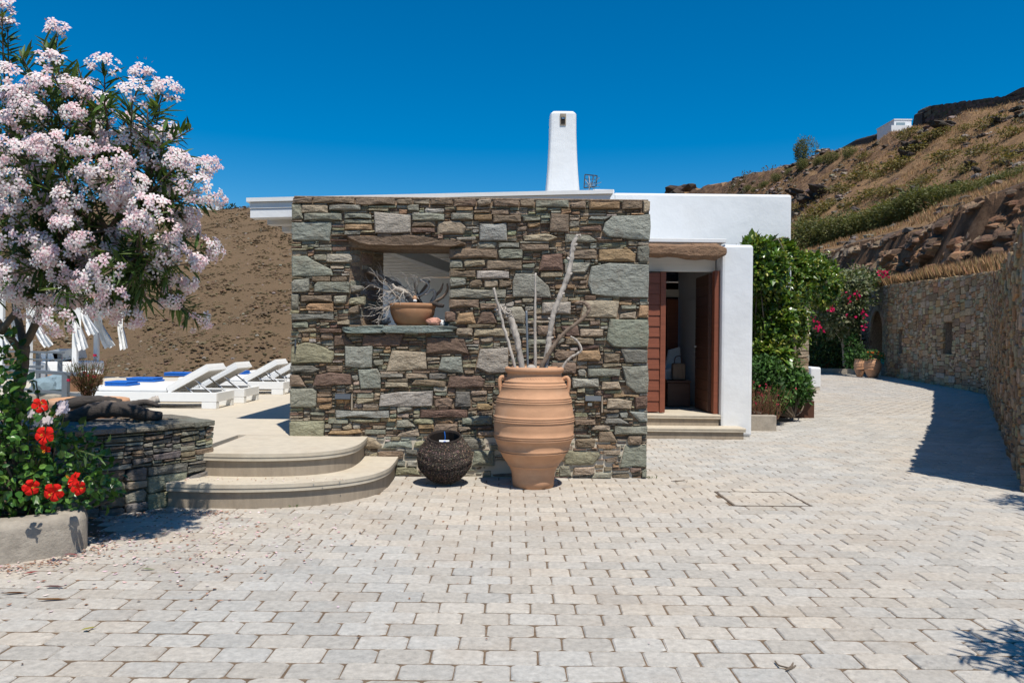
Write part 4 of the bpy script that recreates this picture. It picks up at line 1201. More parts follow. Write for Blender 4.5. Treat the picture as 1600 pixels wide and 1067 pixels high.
def stick(name, pix, rads, Y0, Y1, mat, label, n=9, jit=.12, extra=None):
    pts = [P(px, py, lerp(Y0, Y1, i/(len(pix)-1))) for i, (px, py) in enumerate(pix)]
    pts = catmull(pts, 8); m = len(pts)
    if jit: pts = [p+Vector((RJ.gauss(0, .0022), RJ.gauss(0, .002), 0)) for p in pts]
    rr = [interp(i, np.linspace(0, m-1, len(rads)), rads)*(1+RJ.uniform(-.10, .10)) for i in range(m)]
    mb = MB(); mb.tube(pts, rr, n, jit=jit, rng=RJ)
    if extra: extra(mb, pts)
    return tag(mk(name, mb, mat, smooth=True), label, 'driftwood', 'driftwood standing in the tall jar')
stick('driftwood_stick', [(771, 450), (779, 480), (788, 514), (800, 556), (818, 630)], [.012, .014, .015, .017], 7.62, 7.66, M['silver'], 'thin straight grey stick leaning left, leftmost in the tall jar')
def furry(mb, pts):
    for k in range(60):
        p = pts[RJ.randint(0, 7)]+Vector((RJ.uniform(-.035, .035), RJ.uniform(-.03, .03), RJ.uniform(-.03, .04)))
        mb.tube([p, p+Vector((RJ.uniform(-.03, .03), RJ.uniform(-.03, .0), RJ.uniform(-.02, .04))), p+Vector((RJ.uniform(-.05, .05), RJ.uniform(-.04, .0), RJ.uniform(-.04, .05)))], [.012, .009, .003], 5)
stick('driftwood_root', [(783, 487), (796, 496), (805, 520), (811, 548), (818, 590), (826, 640)], [.022, .036, .036, .030, .030, .03], 7.70, 7.74, M['silver'], 'thick bleached driftwood with a shaggy root end in the tall jar', extra=furry)
stick('pole', [(822.5, 486), (823.5, 520), (825, 582), (827, 640)], [.012, .012, .012, .012], 7.80, 7.76, M['metal'], 'thin straight grey blue pole standing in the tall jar', jit=0)
stick('driftwood_stick', [(836.5, 427), (836, 480), (836, 530), (837, 640)], [.009, .013, .016, .018], 7.68, 7.72, M['silver'], 'slim upright pale stick standing straight in the middle of the tall jar')
def nubs(mb, pts):
    for k in (9, 17, 24, 32, 43, 53):
        p = pts[min(k, len(pts)-1)]; s = RJ.choice((-1, 1))
        mb.tube([p, p+Vector((s*.03, -.01, .012)), p+Vector((s*.042, -.012, .022))], [.018, .014, .006], 6)
    p = pts[0]; mb.tube([p+Vector((0, 0, -.01)), p+Vector((.03, 0, .0)), p+Vector((.028, 0, -.04))], [.014, .012, .004], 6)
stick('driftwood_branch', [(902, 367), (895.5, 382), (893, 403), (887.5, 430), (876, 461), (865, 490), (860, 516), (857, 540), (850, 585), (844, 640)], [.014, .024, .024, .026, .027, .026, .026, .03, .034, .034], 7.72, 7.72, M['silver'], 'tallest driftwood branch, long bleached and wavy, reaching above the tall jar', n=10, extra=nubs)
stick('driftwood_branch', [(899, 475), (908, 472), (917, 476), (919.5, 487), (905, 502), (884, 518), (868, 536), (855, 558), (843, 585), (836, 640)], [.014, .018, .021, .020, .018, .018, .020, .022, .026, .026], 7.64, 7.68, M['brownstick'], 'brown driftwood branch hooked over at its tip in the tall jar')
stick('driftwood_branch', [(891.5, 526), (900, 531), (908, 545), (903, 552), (891, 559), (880, 573), (866, 610)], [.008, .012, .012, .011, .011, .013, .014], 7.62, 7.70, M['silver'], 'short forked pale branch at the right rim of the tall jar')
mb = MB(); p = P(830, 575, 7.62); mb.tube([p+Vector((0, 0, -.2)), p, p+Vector((0, 0, .02)), p+Vector((0, 0, .035))], [.046, .048, .04, .015], 12, jit=.06, rng=RJ)
tag(mk('driftwood_stump', mb, M['silver'], smooth=True), 'stubby round ended driftwood just above the rim of the tall jar', 'driftwood', 'driftwood standing in the tall jar')

# ------------------------------------------------------------------ woven basket
bc = Vector((-.668, 7.83, 0))
bas = empty('basket', bc, 'round dark woven basket on the paving between the steps and the tall jar', 'basket')
bp = [(.0, .005), (.165, .0), (.185, .03), (.225, .08), (.258, .14), (.274, .20), (.276, .25), (.270, .30), (.255, .35), (.230, .40), (.205, .44), (.180, .475), (.168, .50), (.166, .515)]
n = 120; m = 66; mb = MB()
zz = [p[1] for p in bp[1:]]; rr = [p[0] for p in bp[1:]]
vs = []
for i in range(m):
    t = i/(m-1); z = t*.515; r = interp(z, zz, rr)
    r += .008*math.sin(min(1, max(0, (z % .105)/.105))*math.pi) - .004
    for k in range(n):
        a = 2*math.pi*k/n
        q = r + .0055*math.sin(k*math.pi/2+ (i % 2)*math.pi) + RJ.uniform(-.002, .002)
        vs.append((bc.x+q*math.cos(a), bc.y+q*math.sin(a), z))
for i in range(m-1):
    for k in range(n):
        a = i*n+k; b = i*n+(k+1) % n
        hi = (k % 2 == i % 2)
        c = jc((.135, .095, .07), .5, RJ) if (hi and RJ.random() < .38) else jc((.034, .024, .019), .4, RJ)
        mb.F.append((a, b, b+n, a+n)); mb.C.append(c); mb.M.append(0)
TILT = Matrix.Translation(bc+Vector((0, -.13, .03))) @ Matrix.Rotation(math.radians(15), 4, 'X') @ Matrix.Diagonal((1, 1, .86, 1)) @ Matrix.Translation(-bc-Vector((0, -.13, 0)))
mb.V = [TILT @ Vector(v) for v in vs]; mk('body', mb, M['wicker'], bas)
mb = MB(); mb.lathe([(.150, .30), (.150, .50), (.158, .522), (.168, .522), (.172, .508)], bc, 60, col=(.03, .022, .018), cap=False, fr=lambda k, i: 1+.01*math.sin(k*math.pi/2)); mb.V = [TILT @ Vector(v) for v in mb.V]; mk('rim', mb, M['wicker'], bas)
mb = MB(); mb.lathe([(.235, .0), (.235, .004), (0, .005)], bc+Vector((0, 0, .29)), 30, col=(.01, .008, .007)); mb.V = [TILT @ Vector(v) for v in mb.V]; mk('inner', mb, M['black'], bas)
mb = MB(); p = TILT @ (bc+Vector((.0, -.03, .44))); mb.obox(p+Vector((.0, 0, .0)), (.05, 0, 0), (0, .004, .01), (0, -.01, .025)); mb.obox(p+Vector((.03, -.004, .0)), (.018, 0, 0), (0, .004, .01), (0, -.009, .02))
tag(mk('label', mb, M['fabric']), 'small white label lying inside the mouth of the dark basket', 'label')
mb = MB(); mb.tube(catmull([p+Vector((.0, 0, .02)), p+Vector((.008, 0, .06)), p+Vector((.0, .01, .12))], 4), .005, 6); mb.lathe([(.001, 0), (.014, .004), (.014, .012), (.002, .016)], p+Vector((.005, -.012, .01)), 10)
tag(mk('cord', mb, M['blue']), 'bright blue cord inside the mouth of the dark basket', 'cord')

# ------------------------------------------------------------------ window bowl with driftwood
wb = Vector((P(644.5, 508, 8.43).x, 8.43, P(644, 509.5, 8.30).z))
bowl = empty('bowl', wb, 'wide terracotta bowl of driftwood in the opening of the stone wall', 'planter')
mb = MB(); mb.lathe([(.155, 0), (.185, .03), (.215, .08), (.238, .14), (.246, .185), (.242, .195), (.252, .2), (.258, .225), (.254, .245), (.235, .248), (.225, .22), (.20, .12), (0, .11)], wb, 48)
mk('body', mb, M['terra2'], bowl, smooth=True)
mb = MB(); mb.lathe([(.226, .20), (.0, .215)], wb, 24); mk('soil', mb, M['soil'], bowl)
def wpiece(pix, rads, Y0, Y1, mat, label, name='driftwood_piece'):
    pts = catmull([P(380+x/3.81, 280+y/3.81, lerp(Y0, Y1, i/(len(pix)-1))) for i, (x, y) in enumerate(pix)], 4)
    mb = MB(); mb.tube(pts, [interp(i, np.linspace(0, len(pts)-1, len(rads)), rads) for i in range(len(pts))], 8, jit=.15, rng=RJ)
    return tag(mk(name, mb, mat, smooth=True), label, 'driftwood', 'driftwood in the window bowl')
wpiece([(888, 622), (905, 650), (960, 668), (1000, 700), (1000, 740)], [.012, .024, .026, .03, .03], 8.30, 8.40, M['silver'], 'pale bent driftwood knuckle in the window bowl')
wpiece([(735, 545), (780, 560), (840, 595), (930, 640), (1000, 720)], [.028, .032, .03, .03, .03], 8.40, 8.5, M['brownstick'], 'grey brown plank end leaning out to the left of the window bowl')
wpiece([(1020, 615), (1025, 660), (1040, 700), (1060, 740)], [.008, .012, .014, .02], 8.38, 8.45, M['char'], 'thin dark upright twig in the window bowl')
wpiece([(1110, 605), (1085, 640), (1050, 690), (1040, 740)], [.012, .016, .016, .016], 8.45, 8.5, M['brownstick'], 'dark straight stick leaning right in the window bowl')
wpiece([(1190, 620), (1175, 660), (1140, 700), (1110, 745)], [.008, .014, .018, .02], 8.35, 8.45, M['brownstick'], 'brown curved branch at the right of the window bowl')
wpiece([(1214, 622), (1216, 660), (1190, 700), (1150, 725), (1120, 750)], [.008, .012, .016, .018, .02], 8.30, 8.4, M['brownstick'], 'outermost dark curved branch at the right of the window bowl')
wpiece([(1050, 610), (1080, 605), (1105, 640), (1060, 690), (1020, 690)], [.008, .010, .014, .016, .012], 8.35, 8.4, M['silver'], 'pale antler like branch in the middle of the window bowl')
wpiece([(1080, 690), (1130, 660), (1140, 700), (1120, 740)], [.008, .014, .02, .02], 8.36, 8.42, M['silver'], 'small pale hooked driftwood in the window bowl')
wpiece([(1190, 752), (1165, 750), (1140, 742), (1110, 740)], [.022, .024, .022, .02], 8.25, 8.35, M['char'], 'short dark log end jutting right over the rim of the window bowl')
# dry silver twigs spilling to the left
tw = MB(); base = P(380+930/3.81, 280+735/3.81, 8.42)
def twig(p, d, L, r, depth):
    q = p; pts = [p]
    for k in range(4):
        d = (d+Vector((RJ.uniform(-.45, .45), RJ.uniform(-.3, .3), RJ.uniform(-.45, .4)))).normalized()
        q = q+d*L/4; pts.append(q)
        if depth and RJ.random() < .85: twig(q, (d+Vector((RJ.uniform(-.8, .5), RJ.uniform(-.5, .5), RJ.uniform(-.8, .8)))).normalized(), L*.55, r*.65, depth-1)
    tw.tube(pts, [r, r*.9, r*.75, r*.6, r*.4], 5)
for k in range(16):
    twig(base+Vector((RJ.uniform(-.05, .25), RJ.uniform(-.08, .05), RJ.uniform(0, .05))), Vector((RJ.uniform(-1, -.1), RJ.uniform(-.35, .1), RJ.uniform(-.15, .85))).normalized(), RJ.uniform(.22, .36), .0065, 2)
for k in range(5):
    twig(base+Vector((-.05, -.05, 0)), Vector((-.6, -.3, -.5)).normalized(), .22, .005, 1)
tag(mk('twig_bundle', tw, M['silver']), 'tangle of fine silver twigs spilling out of the left of the window bowl', 'twigs')
def rockmesh(c, rx, ry, rz, rng, sub=3, amp=.22, fq=1.5, flat=True):
    bm = bmesh.new(); bmesh.ops.create_icosphere(bm, subdivisions=sub, radius=1)
    sd_ = Vector((rng.uniform(0, 50), rng.uniform(0, 50), rng.uniform(0, 50)))
    for v in bm.verts:
        k = 1+amp*noise.noise(v.co*fq+sd_)*1.6+amp*.5*noise.noise(v.co*fq*2.7+sd_)
        v.co = Vector((v.co.x*rx*k, v.co.y*ry*k, v.co.z*rz*k))+Vector(c)
    mb = MB(); mb.bm(bm); return mb
def rock(name, c, r, mat, label, cat='stone', rng=RJ, group=None, sub=3, amp=.22):
    return tag(mk(name, rockmesh(c, *r, rng, sub, amp), mat), label, cat, group)
sz = wb.z+.004
rock('stone', (P(679, 505, 8.33).x, 8.26, sz+.045), (.075, .05, .045), M['pinkrock'], 'pink stone on the sill beside the window bowl')
rock('stone', (P(691, 505, 8.33).x, 8.28, sz+.03), (.028, .03, .035), M['trim'], 'small white pebble right of the pink stone on the window sill')
rock('stone', (P(697, 503, 8.33).x, 8.34, sz+.04), (.03, .03, .045), M['bluerock'], 'small pale grey pebble at the right end of the window sill')
rock('stone', (P(603, 505, 8.33).x, 8.3, sz+.045), (.055, .045, .045), M['dark_metal'], 'dark blue grey stone on the sill left of the window bowl')
rock('shell', (P(648, 466, 8.3).x, 8.3, P(648, 466, 8.3).z), (.025, .025, .03), M['terra'], 'small orange shell on top of the window bowl', 'shell', sub=2, amp=.1)
rock('shell', (P(648.5, 471, 8.3).x, 8.28, P(648, 470.5, 8.3).z), (.023, .022, .018), M['trim'], 'small white shell on top of the window bowl', 'shell', sub=2, amp=.1)

# ------------------------------------------------------------------ things on and behind the low wall
def logp(pix, rads, Y0, Y1, mat, label):
    pts = catmull([P(x/2.965, 540+y/2.965, lerp(Y0, Y1, i/(len(pix)-1))) for i, (x, y) in enumerate(pix)], 5)
    mb = MB(); mb.tube(pts, [interp(i, np.linspace(0, len(pts)-1, len(rads)), rads)*(1+RJ.uniform(-.08, .08)) for i in range(len(pts))], 12, jit=.06, rng=RJ)
    return tag(mk('log', mb, mat, smooth=True), label, 'log', 'driftwood logs on the low wall')
logp([(285, 345), (360, 325), (450, 300), (540, 295), (620, 305), (690, 322), (750, 325)], [.05, .065, .075, .07, .065, .05, .035], 6.72, 6.86, M['char'], 'longest dark weathered log lying along the front of the low wall')
logp([(265, 285), (330, 270), (420, 255), (500, 258), (560, 268)], [.05, .055, .05, .045, .04], 6.95, 7.05, M['char'], 'dark weathered log lying behind the longest log on the low wall')
logp([(330, 318), (400, 292), (470, 272), (540, 268)], [.03, .035, .03, .025], 6.8, 6.9, M['brownstick'], 'grey brown branch lying between the dark logs on the low wall')
logp([(560, 272), (620, 270), (680, 262), (740, 282)], [.03, .03, .028, .016], 6.9, 6.95, M['char'], 'slim dark branch lying at the right of the log pile')
logp([(665, 275), (690, 265), (715, 254), (738, 247)], [.03, .034, .036, .032], 6.95, 7.0, M['silver'], 'short pale driftwood piece on the right end of the log pile')
lc = Vector((-4.26, 7.75, .47))
dish = empty('terracotta_bowl', lc, 'wide shallow terracotta bowl with a dry pink flowered shrub behind the low wall', 'planter')
mb = MB(); mb.lathe([(.22, -.05), (.28, .10), (.335, .24), (.345, .27), (.365, .28), (.375, .32), (.365, .355), (.345, .36), (.33, .33), (0, .31)], lc, 48); mk('body', mb, M['terra'], dish, smooth=True)
mb = MB(); mb.lathe([(.325, .32), (0, .335)], lc, 24); mk('soil', mb, M['soil'], dish)
# pale blue boulder
rock('boulder', P(76, 607, 9.2), (.19, .2, .15), M['bluerock'], 'pale blue grey boulder behind the railing', 'rock', amp=.3)
mb = MB(); p = P(76, 618, 9.2); mb.box(p.x-.25, p.x+.25, 9.0, 9.5, .42, p.z+.03, bev=.02); tag(mk('plinth', mb, M['concrete']), 'concrete plinth under the pale blue boulder', 'plinth')
# railings
def railing(label, posts, rails, Y):
    a = P(posts[0][0], 560, Y); t = empty('railing', (a.x, Y, .42), label, 'railing', 'grey steel railings by the terrace stairs')
    for (px, py0, Yp, wd) in posts:
        q = P(px, py0, Yp); mb = MB(); mb.box(q.x-wd/2, q.x+wd/2, Yp-wd/2, Yp+wd/2, .40, q.z); mk('post', mb, M['metal'], t)
    for (x0, y0, Ya, x1, y1, Yb, wd, ht) in rails:
        mb = MB(); mb.bar(P(x0, y0, Ya), P(x1, y1, Yb), wd, ht); mk('rail', mb, M['metal'], t)
railing('nearer grey steel railing with two rails beside the terracotta bowl', [(103, 586, 8.6, .06), (31, 580, 8.9, .07)],
        [(-40, 573, 9.0, 134, 586, 8.55, .07, .035), (-40, 600, 9.0, 134, 618, 8.55, .03, .03), (6, 573, 9.6, 68, 573, 9.8, .06, .03)], 8.7)
railing('farther grey steel railing with thin bars near the white canopy', [(94, 550, 11.5, .05), (60, 551, 11.8, .05), (73, 551, 11.7, .02), (-8, 549, 12.3, .05)],
        [(-30, 548, 12.5, 99, 551, 11.4, .05, .03), (-30, 560, 12.5, 95, 562, 11.4, .02, .02)], 11.5)
# terracotta trough planters with lavender
for i, (x0, x1, y0, Yp, lab) in enumerate(((72, 106, 586, 12.5, 'brown terracotta trough planter behind the railing'), (100, 142, 586, 13.2, 'brown terracotta trough planter with a grey green lavender'))):
    a = P(x0, y0, Yp); b = P(x1, y0, Yp)
    t = empty('trough', ((a.x+b.x)/2, Yp+.2, .42), lab, 'planter')
    mb = MB(); mb.box(a.x, b.x, Yp, Yp+.4, .42, a.z, bev=.015); mk('body', mb, M['terra2'], t)
    mb = MB(); mb.box(a.x-.015, b.x+.015, Yp-.015, Yp+.415, a.z-.06, a.z+.006, bev=.01); mk('rim', mb, M['terra2'], t)

# ------------------------------------------------------------------ white canopy day bed
cy0_, cy1_ = 17.5, 19.6
def cX(px, Y): return P(px, 530, Y).x
can = empty('canopy', (-11, 18.5, .42), 'white canopy with blown curtains at the far left of the terrace', 'canopy')
zt = P(60, 452, 17.5).z
postsx = [(cX(46, 17.5), 17.5), (cX(118, 17.5), 17.5), (cX(3, 19.4), 19.4), (cX(151, 19.4)-1.0*0, 19.4)]
for (x, y) in postsx:
    mb = MB(); mb.box(x-.05, x+.05, y-.05, y+.05, .42, zt); mk('post', mb, M['plastic'], can)
mb = MB(); x0, x1 = cX(-6, 17.5), cX(120, 17.5)
mb.box(x0-.4, x1+.1, 17.4, 19.5, zt, zt+.30); mk('roof', mb, M['fabric'], can)
def curtain(x, y, z0, dx, L, wtop, wbot, label=None):
    mb = MB(); nu, nv = 7, 10; vs = []
    for j in range(nv):
        t = j/(nv-1)
        for i in range(nu):
            s = i/(nu-1)-.5
            wd = .78*lerp(wtop, wbot, t)*(1-.35*math.sin(math.pi*min(1, t*1.3)))
            vs.append((x+dx*t*t+s*wd, y+.07*math.sin(i*2.3+t*4), z0-L*t+s*wd*.4*t+.03*math.sin(i*1.7)))
    fs = [(j*nu+i, j*nu+i+1, (j+1)*nu+i+1, (j+1)*nu+i) for j in range(nv-1) for i in range(nu-1)]
    mb.add(vs, fs); mk('curtain', mb, M['fabric'], can, smooth=True)
for (px, py, Yc, dx, L, w0, w1) in ((48, 475, 17.4, .45, .95, .42, .25), (62, 455, 17.42, .1, .45, .5, .3), (118, 480, 17.4, .22, .95, .35, .28), (128, 470, 17.45, .30, .75, .3, .3), (151, 480, 19.3, .38, 1.0, .3, .34), (186, 480, 19.3, .16, 1.05, .24, .24), (5, 500, 19.3, .25, .7, .3, .3), (20, 495, 18.8, .3, .6, .3, .3)):
    q = P(px, py, Yc); curtain(q.x, Yc, q.z, dx, L, w0, w1)
mb = MB(); mb.bar(P(150, 470, 19.4), P(195, 476, 19.4), .05, .05); mk('curtain_rail', mb, M['plastic'], can)
db = empty('daybed', (cX(85, 18.5), 18.5, .42), 'white cushioned daybed under the white canopy', 'bed')
a, b = P(45, 575, 18), P(118, 575, 18)
mb = MB(); mb.box(a.x, b.x, 17.8, 19.3, .42, .86, bev=.05); mk('base', mb, M['fabric'], db)
for k in range(2):
    mb = MB(); mb.obox((lerp(a.x, b.x, .3+.27*k), 18.6, 1.0), (.22, 0, .05), (0, .3, 0), (-.03, 0, .11)); mk('cushion', mb, M['greyweave'] if k == 1 else M['fabric'], db)
for k, (x, Yp) in enumerate(((132, 17.2), (147, 17.6))):
    q = P(x, 572, Yp); rock('beanbag', (q.x, Yp, .42+.13), (.17, .17, .15), M['fabric'], ('rounded white floor cushion right of the canopy post', 'rounded white floor cushion beside the far canopy post')[k], 'cushion', amp=.08)

# ------------------------------------------------------------------ sun loungers
def lounger(loc, label):
    L = Vector(loc); t = empty('sun_lounger', L, label, 'sun lounger', 'white sun loungers on the terrace')
    def B(name, x0, x1, y0, y1, z0, z1, mat=M['plastic'], bev=.006):
        mb = MB(); mb.box(L.x+x0, L.x+x1, L.y+y0, L.y+y1, L.z+z0, L.z+z1, bev=bev); return mk(name, mb, mat, t)
    B('side_rail', -2.0, 0, 0, .045, .10, .235); B('side_rail', -2.0, 0, .675, .72, .10, .235)
    B('end_rail', -.045, 0, .047, .673, .10, .235); B('end_rail', -2.0, -1.955, .047, .673, .10, .235)
    for x in (-.22, -1.98):
        for y in (.0, .6): B('leg', x, x+.215, y+.002, y+.118, 0, .098)
    for k in range(7): B('slat', -1.94+.17*k, -1.94+.17*k+.14, .05, .67, .19, .215)
    B('mattress', -1.97, -.74, .04, .68, .236, .30, M['fabric'], .02)
    # raised back: sun side padded, underside grey mesh in a white frame
    a = math.radians(29.5); u = Vector((math.cos(a), 0, math.sin(a))); nn = Vector((-math.sin(a), 0, math.cos(a)))
    h = L+Vector((-.72, .36, .25))
    def PB(name, u0, u1, y0, y1, n0, n1, mat):
        mb = MB(); mb.obox(h+u*(u0+u1)/2+Vector((0, (y0+y1)/2, 0))+nn*(n0+n1)/2, u*(u1-u0)/2, Vector((0, (y1-y0)/2, 0)), nn*(n1-n0)/2); return mk(name, mb, mat, t)
    for y0 in (-.34, .29): PB('back_frame', 0, .68, y0, y0+.05, -.03, .02, M['plastic'])
    PB('back_frame', .63, .68, -.29, .29, -.03, .02, M['plastic']); PB('back_frame', 0, .05, -.29, .29, -.03, .02, M['plastic'])
    PB('back_panel', .051, .629, -.289, .289, -.016, -.004, M['greyweave'])
    PB('back_pad', .0, .68, -.33, .33, .022, .075, M['fabric'])
    for y0 in (-.27, .27):
        mb = MB(); q = h+u*.40+Vector((0, y0, 0))-nn*.03; mb.tube([q, L+Vector((-.10, .36+y0, .22))], .012, 6); mk('strut', mb, M['steel'], t)
        mb = MB(); q = h+u*.22+Vector((0, y0, 0))-nn*.03; mb.tube([q, L+Vector((-.35, .36+y0, .20))], .009, 6); mk('strut', mb, M['steel'], t)
    return t
l0 = lounger((-4.30, 11.2, .42), 'nearest white sun lounger with its back raised, at the front left')
for loc_, lab in (((-4.26, 12.25, .42), 'second white sun lounger from the front, just behind the nearest one'),
                  ((-4.22, 14.2, .42), 'third white sun lounger from the front, with raised back'),
                  ((-4.08, 15.3, .42), 'fourth white sun lounger from the front, partly behind its neighbour'),
                  ((-4.05, 17.3, .42), 'farthest white sun lounger, partly hidden by the stone wall')):
    copy_tree(l0, loc_, lab)
for i, (x0, x1, y0, Yp, lab) in enumerate(((168, 206, 603, 11.55, 'folded blue towel on the foot of the nearest sun lounger'), (201, 246, 599, 12.65, 'folded blue towel on the second sun lounger'),
                                 (259, 300, 592, 14.7, 'folded blue towel on the third sun lounger'), (366, 386, 586, 15.7, 'folded blue towel near the raised back of the fourth sun lounger'))):
    a, b = P(x0, y0, Yp), P(x1, y0, Yp)
    mb = MB(); z0 = .722
    for k in range(2): mb.box(a.x, b.x-.03*k, Yp-.1, Yp+.28, z0+.035*k, z0+.034+.035*k, bev=.014)
    tag(mk('towel', mb, M['blue'], smooth=False), lab, 'towel', 'blue towels on the sun loungers')
a, b = P(343, 578, 16.6), P(367, 578, 16.6)
ch2 = empty('chair', ((a.x+b.x)/2, 16.8, .42), 'small white chair with a blue edge beyond the sun loungers', 'chair')
mb = MB(); mb.box(a.x, b.x, 16.6, 17.1, .42, .72, bev=.02); mk('seat', mb, M['plastic'], ch2)
mb = MB(); mb.box(a.x, b.x, 17.0, 17.1, .722, P(350, 575, 17).z, bev=.02); mk('backrest', mb, M['fabric'], ch2)
mb = MB(); mb.box(a.x, b.x, 16.985, 16.998, .75, P(350, 576, 17).z-.02); mk('piping', mb, M['blue'], ch2)
q = P(374, 590, 17.0); ln = empty('lantern', (q.x, 17.0, .42), 'small dark metal lantern beyond the sun loungers', 'lantern')
mb = MB(); mb.lathe([(.09, .42-.42), (.09, .03)], (q.x, 17.0, .42), 8); mk('base', mb, M['black'], ln)
mb = MB()
for k in range(6):
    a_ = k*math.pi/3; mb.tube([(q.x+.08*math.cos(a_), 17+.08*math.sin(a_), .45), (q.x+.06*math.cos(a_), 17+.06*math.sin(a_), .72)], .008, 5)
mk('cage', mb, M['black'], ln)
mb = MB(); mb.lathe([(.09, .72), (.08, .76), (.02, .86), (.0, .88)], (q.x, 17, 0), 8); mk('cap', mb, M['black'], ln)

# ------------------------------------------------------------------ far end of the drive
def potjar(px, py, wpx, hpx, Y, label, plant=None):
    q = P(px, py, Y); s = Y/F; Hh = hpx*s; r = wpx*s/2; c = Vector((q.x, Y, 0))
    t = empty('terracotta_jar', c, label, 'jar', 'terracotta jars at the end of the drive')
    mb = MB(); mb.lathe([(r*.5, 0), (r*.62, Hh*.12), (r*.85, Hh*.35), (r*.99, Hh*.6), (r*.97, Hh*.75), (r*.84, Hh*.9), (r*.80, Hh*.95), (r*.9, Hh), (r*.78, Hh*1.0), (r*.7, Hh*.9), (0, Hh*.89)], c, 28)
    for k in (.45, .6, .74): mb.lathe([(r*.96, Hh*k-.02), (r*1.01, Hh*k), (r*.96, Hh*k+.02)], c, 28)
    mk('body', mb, M['terra'], t, smooth=True); return c, Hh, r, t
PJ1 = potjar(1343, 584, 17, 28, 35.2, 'farther terracotta jar with a dark green plant, left of the flowering one')
PJ2 = potjar(1363, 587, 26, 30, 34.2, 'nearer terracotta jar planted with green and orange flowers at the end of the drive')
q = P(1382, 575, 36.6); mb = MB(); mb.box(q.x-.28, q.x+.28, 36.4, 36.9, 0, .56, bev=.02); tag(mk('stone_block', mb, M['concrete']), 'grey stone block under the turquoise pot', 'block')
tq = empty('plant_pot', (q.x, 36.65, .56), 'turquoise plant pot on the grey stone block by the wall', 'plant pot')
mb = MB(); mb.lathe([(.17, 0), (.22, .22), (.235, .225), (.235, .26), (.2, .26), (0, .22)], (q.x, 36.65, .562), 20); mk('body', mb, M['teal'], tq, smooth=True)
mb = MB(); mb.bar((12.6, 39.5, .12), (16.9, 38.6, .12), .25, .28); mb.bar((16.9, 38.6, .12), (17.2, 38.0, .12), .25, .28); tag(mk('kerb', mb, M['concrete']), 'low concrete kerb round the far flowering bush', 'kerb')
# stone pier, white bench end, planter kerb
RB = random.Random(61)
pp = P(1250, 560, 20.5); pier = empty('stone_pier', (pp.x, 20.5, 0), 'square stone pier half hidden behind the glossy shrubs', 'pillar')
mb = MB(); px0, px1 = P(1237, 540, 20.5).x, P(1264, 540, 20.5).x
mb.box(px0+.03, px1-.03, 20.53, 20.9, 0, 2.45); mk('core', mb, M['mortar'], pier)
for (a, b) in (((px0, 20.5), (px1, 20.5)), ((px1, 20.5), (px1, 20.93)), ((px0, 20.93), (px0, 20.5))):
    for it in lay_face(pier, a, b, 0, lambda u: 2.5, RB, lambda r: r.choice([.08, .11, .16, .2]), lambda r, h: r.uniform(1.3, 3.5)*h+.08, 'TTTNGL', front=(.0, .02), minw=.1, minh=.05):
        mb = MB(); stone(mb, it[1], it[2], it[3], RB, it[4], False); mk('stone', mb, M['stone'], pier)
qa, qb = P(1264, 600, 23), P(1281, 600, 23)
bn = empty('bench', ((qa.x+qb.x)/2, 23.2, 0), 'white rendered block on a stone base beside the stone pier', 'bench')
mb = MB(); mb.box(qa.x, qb.x, 22.9, 23.7, .16, .16+.62, bev=.05); mk('block', mb, M['white'], bn)
mb = MB(); mb.box(qa.x-.1, qb.x-.05, 22.85, 23.7, .10, .158); mk('slab', mb, M['tread'], bn)
mb = MB(); mb.box(qa.x-.05, qb.x-.12, 22.95, 23.65, 0, .098); mk('base', mb, M['riser'], bn)
ka, kb = P(1174, 660, 12.9), P(1212, 660, 12.9)
pk = empty('planter_kerb', ((ka.x+kb.x)/2, 13.5, 0), 'small concrete kerbed planter beside the white pillar', 'planter')
mb = MB(); mb.box(3.78, kb.x, 12.85, 12.98, -.05, .26, bev=.015); mb.box(kb.x-.13, kb.x, 12.985, 19.5, -.05, .25, bev=.015); mk('kerb', mb, M['concrete'], pk)
mb = MB(); mb.box(3.78, kb.x-.132, 12.99, 19.5, -.05, .2); mk('soil', mb, M['soil'], pk)

